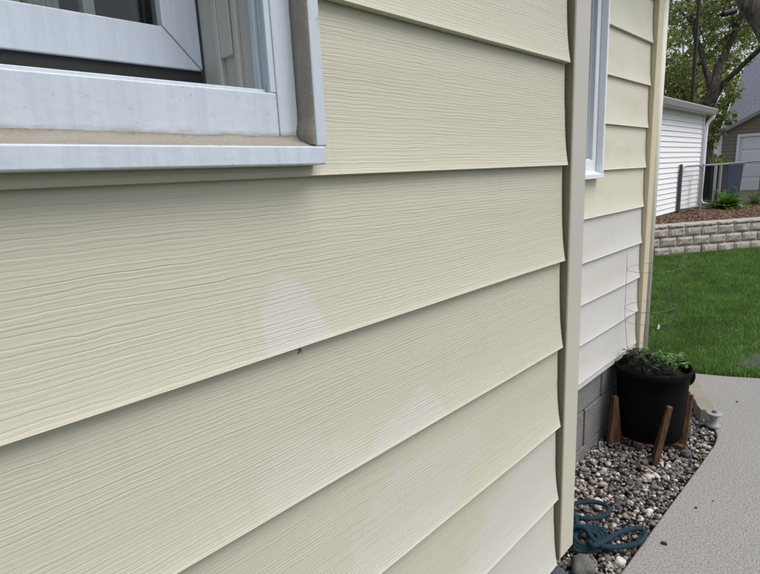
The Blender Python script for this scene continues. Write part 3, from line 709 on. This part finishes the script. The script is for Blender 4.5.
# ------------------------------------------------------------------ retaining wall and terrace
D = Vector((.8226, -.5686, 0)); N = Vector((-.5686, -.8226, 0)); A = Vector((8.835, 2.561, 0))
rw = empty('retaining_wall', A, 'low retaining wall of tan grey split face blocks behind the lawn', 'retaining wall')
def split_block(L, hgt, dep, seed):
    bm = bmesh.new(); nx, nz = 7, 4; vs = {}
    for i in range(nx+1):
        for j in range(nz+1):
            x, z = L*i/nx, hgt*j/nz
            ed_ = min(i, nx-i, j*1.0, (nz-j)*1.0)
            o = (.004 if ed_ == 0 else .030) + .016*mnoise.noise(Vector((x*14, z*14, seed*5.3))) + .008*mnoise.noise(Vector((x*40, z*40, seed)))
            vs[i, j] = bm.verts.new((x + (.004 if i == 0 else -.004 if i == nx else 0), -o, z + (.003 if j == 0 else -.003 if j == nz else 0)))
    for i in range(nx):
        for j in range(nz): bm.faces.new((vs[i, j], vs[i+1, j], vs[i+1, j+1], vs[i, j+1]))
    bk = {}
    for i in (0, nx):
        for j in (0, nz): bk[i, j] = bm.verts.new((vs[i, j].co.x, dep, vs[i, j].co.z))
    top = [vs[i, nz] for i in range(nx+1)]; bm.faces.new(top + [bk[nx, nz], bk[0, nz]])
    bot = [vs[i, 0] for i in range(nx, -1, -1)]; bm.faces.new(bot + [bk[0, 0], bk[nx, 0]])
    bm.faces.new([vs[0, j] for j in range(nz+1)] + [bk[0, nz], bk[0, 0]]); bm.faces.new([vs[nx, j] for j in range(nz, -1, -1)] + [bk[nx, 0], bk[nx, nz]])
    bmesh.ops.recalc_face_normals(bm, faces=bm.faces)
    me = bpy.data.meshes.new('block'); bm.to_mesh(me); bm.free(); me.materials.append(M['split']); return me
variants = [split_block(.30, .148, .22, k) for k in range(6)]
half = split_block(.26, .148, .22, 9)
caps = [split_block(.30, .045, .24, 20+k) for k in range(3)]
ang = math.atan2(D.y, D.x)
def put_block(me, s, z, back, nm='block', rz=0):
    o = bpy.data.objects.new(nm, me); C.objects.link(o); o.parent = rw
    p = A + D*s - N*(back + rng.uniform(-.006, .006)); o.location = (p.x-A.x, p.y-A.y, z); o.rotation_euler = (0, 0, ang + rng.normal(0, .012))
for r in range(3):
    s = -3.1 + (.15 if r % 2 else 0)
    while s < 5.2:
        gap = r == 0 and abs(s-.02) < .16
        put_block(half if gap else variants[rng.integers(6)], s + (.0 if not gap else .045), -.01 + .149*r, .015*r); s += .303
s = -3.1
while s < 5.2: put_block(caps[rng.integers(3)], s, .437, .035, 'cap_block'); s += .303
# terrace behind it
def terr_h(x, y):
    back = -(x-8.835)*N.x - (y-2.561)*N.y
    return .455 - .055*min(1, max(0, (back-.3)/2.2)) - .12*min(1, max(0, (back-2.5)/5)) + .02*mnoise.noise(Vector((x*1.5, y*1.5, 3)))
mb = MB(); na, nb = 40, 46; vs = []
for i in range(na+1):
    for j in range(nb+1):
        p = A + D*(-6 + 30*i/na) - N*(.14 + 22*(j/nb)**1.6); vs.append((p.x, p.y, terr_h(p.x, p.y)))
mb.add(vs, [(i*(nb+1)+j, (i+1)*(nb+1)+j, (i+1)*(nb+1)+j+1, i*(nb+1)+j+1) for i in range(na) for j in range(nb)])
o = mb.build('mulch_bed', 'mulchsoil', smooth=True); o['kind'] = 'structure'
# mulch chips
n = 9000; S = rng.uniform(-1.5, 5.0, n); B = .2 + 4.0*rng.random(n)**1.3
px = A.x + D.x*S - N.x*B; py = A.y + D.y*S - N.y*B; pz = np.array([terr_h(x, y) for x, y in zip(px, py)])
bv = np.array([(-1, -1, -1), (1, -1, -1), (1, 1, -1), (-1, 1, -1), (-.8, -.7, 1), (.9, -.8, 1), (.8, .9, 1), (-.9, .7, 1)], float)
bf = np.array([(0, 1, 5), (0, 5, 4), (1, 2, 6), (1, 6, 5), (2, 3, 7), (2, 7, 6), (3, 0, 4), (3, 4, 7), (4, 5, 6), (4, 6, 7)])
V = []; FF = []
for i in range(n):
    a, tl_ = rng.uniform(0, 6.28), rng.normal(0, .3); s3 = np.array([rng.uniform(.014, .045), rng.uniform(.006, .014), rng.uniform(.003, .007)])
    d = bv*s3; d = d @ np.array([[math.cos(tl_), 0, math.sin(tl_)], [0, 1, 0], [-math.sin(tl_), 0, math.cos(tl_)]]) @ np.array([[math.cos(a), math.sin(a), 0], [-math.sin(a), math.cos(a), 0], [0, 0, 1]])
    V.append(d + [px[i], py[i], pz[i] + .006]); FF.append(bf + 8*i)
bulk('wood_mulch', np.concatenate(V), np.concatenate(FF), 'mulch', 'stuff', 'brown shredded wood mulch covering the raised bed', 'mulch', (A.x, A.y, .45))
q = at(737, 207, 11.3); stone('stone', (q.x, q.y, terr_h(q.x, q.y)-.03), .10, (1.3, 1, .7), 'whitestone', 'pale stone in front of the bright green fern', 'stone', 41)

# fern clump and sparse plants
def fern(c, rad, n, L, label, mat='fern'):
    e = empty('fern', c, label, 'plant'); V = []; FF = []; c = Vector(c)
    for i in range(n):
        a = random.uniform(0, 6.28); el = random.uniform(.25, 1.3); ln = rad*random.uniform(.7, 1.25)
        d0 = Vector((math.cos(a)*math.cos(el), math.sin(a)*math.cos(el), math.sin(el)))
        for j in range(9):
            t = (j+1)/9; p = c + d0*ln*t + Vector((0, 0, -.35*ln*t*t*math.cos(el)))
            for sg in (-1, 1):
                leaf_patch(V, FF, p, d0*.6 + Vector((-math.sin(a), math.cos(a), 0))*sg*.9, L*(1.15-t*.6), L*.38)
    bulk('foliage', V, FF, mat, None, None, None, c, e)
    MB().tube([c-Vector((0, 0, .05)), c+Vector((0, 0, rad*.4))], rad*.04, 6).build('stem', mat, e)
q = at(727, 206, 11.4); fern((q.x, q.y, terr_h(q.x, q.y)), .46, 46, .13, 'bright green fern clump in the mulch bed by the fence')
q = at(756, 199, 12.2); fern((q.x, q.y, terr_h(q.x, q.y)), .34, 14, .10, 'small sparse fern right of the bright fern clump')

# ------------------------------------------------------------------ white outbuilding
SX0, SX1, SY = 9.2, 13.6, 3.14; SZ0, SZE = .47, 2.43
shed = empty('shed', ((SX0+SX1)/2, 5, .4), 'white lap sided shed with grey gutter beyond the lawn', 'shed')
mb = MB(); n = 20; hh = (SZE-SZ0)/n
prof = []
for i in range(n): prof += [(.018, SZ0+hh*i), (.002, SZ0+hh*(i+1)-.001), ]
def lap(mb, p0, p1, out, prof):
    p0, p1, out = Vector(p0), Vector(p1), Vector(out); k = len(prof); vs = [(p0+out*o+Vector((0, 0, z))) for o, z in prof] + [(p1+out*o+Vector((0, 0, z))) for o, z in prof]
    mb.add(vs, [(i, i+1, k+i+1, k+i) for i in range(k-1)])
lap(mb, (SX0, SY, 0), (SX1, SY, 0), (0, -1, 0), prof); lap(mb, (SX1, SY, 0), (SX1, SY+4.5, 0), (1, 0, 0), prof); lap(mb, (SX0, SY, 0), (SX0, SY+4.5, 0), (-1, 0, 0), prof)
mb.build('siding', 'shedwhite', shed)
MB().box((SX0+.01, SY+.02, .2), (SX1-.01, SY+4.5, SZE+.1)).build('wall', 'shedwhite', shed)
MB().box((SX0, SY+.004, .1), (SX1-.005, SY+.019, SZ0-.004)).build('foundation', 'cmu', shed)
MB().box((SX1-.05, SY-.03, SZ0), (SX1+.028, SY+.02, SZE)).build('corner_board', 'shedwhite', shed)
MB().prism([(SX0-.2, SY-.12, SZE+.02), (SX0-.2, SY-.12, SZE+.06), (SX0-.2, SY+2.25, SZE+1.2), (SX0-.2, SY+4.8, SZE+.06), (SX0-.2, SY+4.8, SZE+.02)], (SX1-SX0+.25, 0, 0)).build('roof', 'shingle', shed)
MB().box((SX0-.1, SY-.11, SZE-.0), (SX1+.04, SY, SZE+.018)).build('soffit', 'shedwhite', shed)
gp = [(-.125, 2.53), (-.25, 2.535), (-.255, 2.515), (-.23, 2.43), (-.215, 2.405), (-.14, 2.405), (-.125, 2.44)]
MB().prism([(SX0-.2, SY+y, z) for y, z in gp], (SX1-SX0+.26, 0, 0)).build('gutter', 'alu', shed)
dsx = SX1-.02
ds = MB().tube(catmull([(SX1+.0, SY-.19, 2.43), (SX1-.0, SY-.18, 2.36), (dsx, SY-.10, 2.25), (dsx, SY-.075, 2.05), (dsx, SY-.075, 1.2), (dsx, SY-.075, .62), (dsx+.05, SY-.16, .50), (dsx+.35, SY-.42, .44)], 4), .036, 6).build('downspout', 'shedwhite', shed)

# ------------------------------------------------------------------ chain link fence with gate
fa = Vector((11.93, 3.09, 0)); fbp = Vector((16.4, 2.40, 0)); fd = (fbp-fa).normalized(); FL = (fbp-fa).length
fence = empty('chain_link_fence', fa + Vector((0, 0, .4)), 'low galvanised chain link fence with gate in front of the white shed', 'fence')
def fpt(s, z): p = fa + fd*s; return Vector((p.x, p.y, z))
def s_of(px):      # distance along the fence line seen at pixel column px
    best = min(np.linspace(0, FL, 900), key=lambda s: abs((lambda q: W/2 + F*(q @ rt)/(q @ fw))(np.array(fpt(s, 1.3)) - np.array([0, 0, H0])) - px)); return float(best)
zt = 1.355; zg = lambda s: terr_h(*(fpt(s, 0).xy))
s1, s2, s3 = s_of(682), s_of(701.5), s_of(721)
MB().tube([fpt(0.02, zg(0)-.05), fpt(0.02, zt+.045)], .030, 10).build('post', 'darksteel', fence)
for s in (s2+.06, s_of(716), s3, FL): MB().tube([fpt(s, zg(s)-.05), fpt(s, zt+.03)], .028, 10).build('post', 'galv', fence)
gate = catmull([fpt(s1, .47), fpt(s1, 1.0), fpt(s1, zt-.14), fpt(s1+.05, zt-.03), fpt(s1+.2, zt), fpt((s1+s2)/2, zt), fpt(s2-.15, zt), fpt(s2-.03, zt-.04), fpt(s2, zt-.15), fpt(s2, 1.0), fpt(s2, .47)], 4)
gf = MB().tube(gate, .019, 8).tube([fpt(s1, .50), fpt(s2, .50)], .019, 8).build('gate_frame', 'galv', fence, smooth=True)
MB().tube([fpt(s2+.07, zt), fpt(s3, zt), fpt(FL, zt+.03)], .019, 8).build('top_rail', 'galv', fence)
MB().box(tuple(fpt(.03, .95)), tuple(fpt(s1+.01, .98) + Vector((0, .04, 0)))).build('hinge', 'galv', fence)
def mesh_wires(a, b, z0, z1, nm):
    mb = MB(); sp_ = .085; hgt = z1-z0; k = a-hgt
    while k < b:
        for sg in (0, 1):
            sa, sb_ = k, k+hgt; za, zb_ = z0, z1
            if sa < a: za = z0+(a-sa); sa = a
            if sb_ > b: zb_ = z1-(sb_-b); sb_ = b
            if sb_ > sa+.01:
                if sg: za, zb_ = z0+z1-za, z0+z1-zb_
                mb.tube([fpt(sa, za), fpt(sb_, zb_)], .0014, 3)
        k += sp_
    mb.build(nm, 'galv', fence)
mesh_wires(s1+.02, s2-.02, .50, zt-.01, 'gate_mesh'); mesh_wires(s3+.02, FL, .44, zt, 'wire_mesh')

# ------------------------------------------------------------------ bins
def wheelie(c, w, d, h, mat, label, rz):
    e = empty('wheelie_bin', c, label, 'bin', 'bins behind the chain link fence'); e.rotation_euler = (0, 0, rz)
    def part(mb, nm, mt, **k):
        o = mb.build(nm, mt, None, **k); o.parent = e; return o
    b = [(-w*.42, -d*.40), (w*.42, -d*.40), (w*.42, d*.40), (-w*.42, d*.40)]; tp = [(-w/2, -d/2), (w/2, -d/2), (w/2, d/2), (-w/2, d/2)]
    mb = MB().add([(x, y, .06) for x, y in b] + [(x, y, h*.93) for x, y in tp], [(0, 3, 2, 1), (4, 5, 6, 7), (0, 1, 5, 4), (1, 2, 6, 5), (2, 3, 7, 6), (3, 0, 4, 7)])
    part(mb, 'bin_body', mat, bevel=.02)
    part(MB().box((-w*.53, -d*.55, h*.931), (w*.53, d*.53, h*.97)).box((-w*.45, -d*.46, h*.9705), (w*.45, d*.44, h)), 'lid', mat, bevel=.012)
    part(MB().tube([(-w*.4, d*.6, h*.9), (w*.4, d*.6, h*.9)], .018, 8), 'handle', mat)
    for sx_ in (-1, 1):
        part(MB().tube([(sx_*w*.36, d*.42, .10), (sx_*w*.47, d*.42, .10)], .10, 16), 'wheel', 'black')
q = at(709, 205, 13.6); wheelie((q.x, q.y, terr_h(q.x, q.y)-.01), .44, .50, 1.02, 'bin_grey', 'charcoal wheelie bin between the shed and the blue bin', R(55))
q = at(729, 203, 14.2); wheelie((q.x, q.y, terr_h(q.x, q.y)-.01), .34, .40, 1.02, 'bin_blue', 'navy blue wheelie bin behind the fence in front of the garage', R(40))

# ------------------------------------------------------------------ garage and house beyond
GX, GY1, GY0 = 24.2, 4.95, -.75; gz0, gze = .0, 2.42; gr = (GY0+GY1)/2; grz = gze + .508*(GY1-gr)
gar = empty('garage', (GX+3, gr, 0), 'taupe sided garage with white panelled door behind the fence', 'garage')
DY1, DY0, DZ0, DZ1 = 4.30, 1.40, .22, 2.26
mb = MB(); n = int((grz-.2)/.13)
for i in range(n):
    z0 = .2 + .13*i; z1 = z0+.13
    ym = GY1 if z0 < gze else GY1-(z0-gze)/.508; y0_ = GY0 if z0 < gze else GY0+(z0-gze)/.508
    for a, b in ([(ym, DY1+.09), (DY0-.09, y0_)] if z0 < DZ1 else [(ym, y0_)]):
        lap(mb, (GX, a, 0), (GX, b, 0), (-1, 0, 0), [(.02, z0), (.003, z1)]); 
mb.build('siding', 'brownsiding', gar)
wm = MB(); wm.box((GX+.01, DY1, 0), (GX+.1, GY1, gze)).box((GX+.01, GY0, 0), (GX+.1, DY0, gze)).box((GX+.01, DY0, DZ1), (GX+.1, DY1, gze)).box((GX+.11, GY1-.1, 0), (GX+7, GY1, gze)).box((GX+.11, GY0, 0), (GX+7, GY0+.1, gze))
wm.prism([(GX+.01, GY0, gze+.001), (GX+.01, GY1, gze+.001), (GX+.01, gr, grz)], (.09, 0, 0)); wm.build('wall', 'brownsiding', gar)
MB().prism([(GX-.18, GY1+.28, gze-.09), (GX-.18, gr, grz+.06), (GX-.18, GY0-.28, gze-.09), (GX-.18, GY0-.28, gze-.02), (GX-.18, gr, grz+.16), (GX-.18, GY1+.28, gze-.02)], (7.4, 0, 0)).build('roof', 'blueshingle', gar)
MB().prism([(GX-.205, GY1+.28, gze-.17), (GX-.205, gr, grz+.03), (GX-.205, GY0-.28, gze-.17), (GX-.205, GY0-.28, gze-.025), (GX-.205, gr, grz+.155), (GX-.205, GY1+.28, gze-.025)], (.022, 0, 0)).build('rake_board', 'alu', gar)
MB().box((GX-.03, GY1-.06, .1), (GX+.02, GY1+.03, gze-.02)).build('corner_board', 'doorwhite', gar)
MB().box((GX-.035, DY1, .15), (GX+.02, DY1+.1, DZ1+.10)).box((GX-.035, DY0-.1, .15), (GX+.02, DY0, DZ1+.10)).box((GX-.0355, DY0+.001, DZ1), (GX+.02, DY1-.001, DZ1+.10)).build('door_trim', 'doorwhite', gar)
dr = MB().box((GX+.03, DY0+.003, DZ0), (GX+.06, DY1-.003, DZ1-.003)).build('garage_door', 'doorwhite', gar)
for i in range(4):
    for j in range(4):
        y0_ = DY0 + .06 + j*(DY1-DY0-.06)/4; z0 = DZ0 + .05 + i*(DZ1-DZ0)/4
        MB().box((GX+.012, y0_, z0), (GX+.0305, y0_+(DY1-DY0)/4-.09, z0+(DZ1-DZ0)/4-.09)).build('door_panel', 'doorwhite', dr, bevel=.008)
nb = empty('neighbour_house', (34, 1, 0), 'larger house with blue grey shingle roof rising behind the garage', 'house')
MB().box((30.2, -5, -.1), (38, 5.75, 2.95)).build('wall', 'brownsiding', nb)
MB().prism([(29.5, 6.02, 2.75), (29.5, 6.02, 2.90), (34.1, 6.02, 6.75), (38.7, 6.02, 2.90), (38.7, 6.02, 2.75), (34.1, 6.02, 6.6)], (0, -11.4, 0)).build('roof', 'blueshingle', nb)
MB().prism([(30.2, 5.74, 2.951), (34.1, 5.74, 6.58), (38, 5.74, 2.951)], (0, -.08, 0)).build('gable', 'brownsiding', nb)
MB().prism([(29.48, 6.055, 2.72), (29.48, 6.055, 2.88), (34.1, 6.055, 6.73), (34.1, 6.055, 6.55)], (0, -.03, 0)).build('rake_board', 'doorwhite', nb)
c = at(703, 164, 40)
fh = empty('distant_house', (c.x, c.y+2, 0), 'distant house with grey roof and white eave seen left of the garage', 'house')
MB().box((c.x, c.y-1.2, 0), (c.x+6, c.y+6, 1.5)).build('wall', 'shedwhite', fh)
MB().prism([(c.x-.3, c.y-1.6, 1.35), (c.x-.3, c.y+2.4, 4.2), (c.x-.3, c.y+6.4, 1.35)], (7, 0, 0)).build('roof', 'shingle', fh)
MB().prism([(c.x-.33, c.y-1.65, 1.30), (c.x-.33, c.y-1.65, 1.55), (c.x-.33, c.y+2.4, 4.4), (c.x-.33, c.y+2.4, 4.1)], (-.03, 0, 0)).build('rake_board', 'doorwhite', fh)

# ------------------------------------------------------------------ utility pole and wires
up_ = empty('utility_pole', at(696, 60, 14.4).xy.to_3d(), 'dark wooden utility pole rising through the trees behind the shed', 'utility pole')
pb = at(694, 110, 14.4); pt = at(699.5, -40, 14.4); pb = Vector((pt.x*.5+pb.x*.5, pt.y*.5+pb.y*.5, 0)); pt = Vector((pb.x, pb.y, pt.z+.6))
MB().tube([pb, (pb+pt)/2, pt], [.065, .048, .038], 10).build('pole', 'pole', up_, smooth=True)
MB().box((pb.x-.06, pb.y-.9, pt.z-.9), (pb.x+.06, pb.y+.9, pt.z-.78)).build('crossarm', 'pole', up_)
def span(p, q, sag, r=.013):
    p, q = Vector(p), Vector(q); return MB().tube([p+(q-p)*t + Vector((0, 0, -sag*4*t*(1-t))) for t in np.linspace(0, 1, 20)], r, 6)
def pole_pt(y): q = at(699, y, 14.4); return Vector((pb.x, pb.y, q.z))
for y, (xr, yr), lb in ((15, (735, 4.5), 'upper black utility wire running past the pole'), (39, (757, 25), 'lower black utility wire running past the pole')):
    P0 = pole_pt(y); Q = at(xr, yr, 14.4); dv = (Q-P0); far_l = P0 - dv.normalized()*14; far_r = P0 + dv*3
    o = span(far_l, P0, .1).tube([P0+(far_r-P0)*t for t in np.linspace(0, 1, 12)], .013, 6).build('utility_wire', 'black'); props(o, lb, 'wire', 'utility wires')
    if y == 15:
        q0, q1 = P0 + dv*.62, P0 + dv*1.08
        o = MB().tube([q0-Vector((0, 0, .16)), q0+(q1-q0)*.12-Vector((0, 0, .17)), q1-(q1-q0)*.12-Vector((0, 0, .17)), q1-Vector((0, 0, .16))], [.03, .08, .08, .03], 12).tube([q0+(q1-q0)*.2, q0+(q1-q0)*.2-Vector((0, 0, .1))], .02, 6).tube([q0+(q1-q0)*.8, q0+(q1-q0)*.8-Vector((0, 0, .1))], .02, 6).build('cable_splice_box', 'black'); props(o, 'black cable splice case hanging from the upper wire', 'cable box')

# ------------------------------------------------------------------ trees
def tree(name, base, limbs, clusters, nleaf, size, mat, label, group='trees beyond the shed', bark='darkbark'):
    """limbs: lists of (point, radius); clusters: list of (centre, radius)"""
    e = empty(name, base, label, 'tree', group); mb = MB()
    for L in limbs:
        pts = catmull([p for p, r in L], 6); rs = np.interp(np.linspace(0, 1, len(pts)), np.linspace(0, 1, len(L)), [r for p, r in L])
        pts = [p + Vector((mnoise.noise(p*1.7), mnoise.noise(p*1.7+Vector((9, 0, 0))), 0))*float(r)*.35 for p, r in zip(pts, rs)]
        mb.tube(pts, [float(r) for r in rs], 10)
    mb.build('trunk', bark, e, smooth=True)
    # twigs reach into the clusters; leaves grow in sprays
    P = []; ends = [p for L in limbs for p, r in L[1:]]; tw = MB()
    per = max(1, nleaf//len(clusters))
    for c, r in clusters:
        c = Vector(c); near = min(ends, key=lambda p: (p-c).length)
        tw.tube(catmull([near, near.lerp(c, .5)+Vector((0, 0, .2)), c], 4), [.035]*4+[.02]*4+[.008], 5)
        nsp = max(3, per//22)
        for _ in range(nsp):
            d = Vector((random.gauss(0, 1), random.gauss(0, 1), random.gauss(0, .8))).normalized()*r*random.random()**.45
            sc0 = c+d; sd_ = Vector((random.gauss(0, 1), random.gauss(0, 1), random.gauss(-.3, .6))).normalized()
            for k in range(per//nsp): P.append(sc0 + sd_*random.uniform(-.35, .35)*r*.6 + Vector((random.gauss(0, .08), random.gauss(0, .08), random.gauss(0, .08)))*r)
    tw.build('twigs', 'bark', e)['kind'] = 'stuff'
    P = np.array([tuple(p) for p in P]); n = len(P); d = rng.normal(0, 1, (n, 3)); d[:, 2] -= .5; d /= np.linalg.norm(d, axis=1)[:, None]
    s = np.cross(d, rng.normal(0, 1, (n, 3))); s /= np.linalg.norm(s, axis=1)[:, None]; u = np.cross(s, d)
    L = size*rng.uniform(.6, 1.25, n)[:, None]; w = L*.30
    V = np.stack([P, P+d*L*.5-s*w+u*w*.3, P+d*L*.5+s*w+u*w*.3, P+d*L], 1).reshape(-1, 3); i = np.arange(n)[:, None]*4
    bulk('crown', V, np.concatenate([i+[0, 1, 2], i+[1, 3, 2]], 0), mat, None, None, None, base, e)
def blob(c, r, n, rc, flat=.8):
    out = []
    for _ in range(n):
        d = Vector((random.gauss(0, 1), random.gauss(0, 1), random.gauss(0, 1))).normalized()*r*random.random()**.5
        out.append((Vector(c)+Vector((d.x, d.y, d.z*flat)), rc*random.uniform(.7, 1.3)))
    return out
V3 = Vector
# middle tree: forked trunk behind the shed corner
b = at(704, 165, 16); b.z = .15
t1 = [(b, .27), (at(705, 140, 16), .21), (at(708, 110, 16.0), .185), (at(712, 92, 16.1), .165), (at(720, 66, 16.3), .12), (at(735, 32, 16.6), .085), (at(748, -10, 17), .09), (at(752, -60, 17.3), .05)]
t2 = [(at(708, 106, 16), .17), (at(722, 86, 15.8), .085), (at(742, 66, 15.4), .075), (at(762, 47, 15.0), .07), (at(800, 10, 14.4), .07), (at(830, -40, 14), .03)]
t3 = [(at(712, 95, 16.05), .10), (at(704, 62, 16.5), .08), (at(693, 25, 17), .06), (at(684, -20, 17.5), .04)]
cl = blob(at(700, 10, 17), 2.6, 26, .75) + blob(at(735, 15, 17.5), 2.2, 16, .7) + blob(at(790, -20, 15), 2.4, 16, .8) + blob(at(740, -70, 17), 3.2, 30, .9) + [(at(x, y, d), r) for x, y, d, r in ((720, 112, 15.6, .32), (727, 100, 15.8, .35), (716, 128, 15.7, .28), (735, 95, 15.4, .28), (712, 142, 15.8, .28), (729, 118, 15.5, .22), (682, 70, 16.5, .5), (675, 85, 17, .5), (690, 85, 17, .35))]
tree('broadleaf_tree', b, [t1, t2, t3], cl, 25000, .085, 'leaf', 'forked broadleaf tree standing between the white shed and the garage')
# leaning trunk at the right edge
b = at(818, 205, 12); b.z = .3
l1 = [(b, .42), (at(802, 105, 12), .34), (at(777, 40, 12), .31), (at(751, -4, 12.1), .28), (at(730, -50, 12.4), .22), (at(705, -110, 13), .14)]
l2 = [(at(755, -4, 12.1), .2), (at(760, -60, 11.8), .14), (at(790, -120, 11.5), .07)]
cl = blob(at(715, -110, 13), 2.2, 18, .8) + blob(at(780, -130, 11.5), 2.4, 18, .8)
tree('broadleaf_tree', b, [l1, l2], cl, 8000, .10, 'leaf', 'thick trunked tree leaning in from the right edge', bark='bark')
# trees further back, each its own crown
for k, (x, dep, hz, rad, nl, sz, m, lb) in enumerate([
    (676, 26, 6.2, 3.4, 9000, .17, 'leaf', 'dense green tree straight behind the white shed'),
    (727, 46, 8.0, 5.2, 9000, .30, 'leaf', 'far tree rising over the blue grey shingle roof'),
    (640, 34, 9.5, 5.5, 9000, .24, 'leaf', 'tall tree behind the shed, mostly hidden by the cream house'),
    (770, 44, 6.5, 4.0, 7000, .26, 'leaf_b', 'yellow green tree behind the roof at the right edge')]):
    b = at(x, 165, dep); b.z = -.1
    top = V3((b.x, b.y, hz))
    lim = [[(b, .3), (V3((b.x+.2, b.y-.1, hz*.4)), .22), (V3((b.x-.1, b.y+.2, hz*.75)), .13), (top, .05)]]
    for a in (0, 2.1, 4.2): lim.append([(V3((b.x, b.y, hz*.42)), .12), (V3((b.x+rad*.4*math.cos(a), b.y+rad*.4*math.sin(a), hz*.7)), .08), (V3((b.x+rad*.75*math.cos(a), b.y+rad*.75*math.sin(a), hz*.9)), .03)])
    tree('broadleaf_tree', b, lim, blob((b.x, b.y, hz*.82), rad, 34, rad*.26), nl, sz, m, lb)
b = at(709, 160, 19); b.z = 0
tree('shrub', b, [[(b, .05), (V3((b.x, b.y, .9)), .03), (V3((b.x, b.y, 1.6)), .02)]], blob((b.x, b.y, 1.15), .75, 10, .35), 2200, .10, 'leaf', 'leafy shrub growing between the shed and the garage', None)
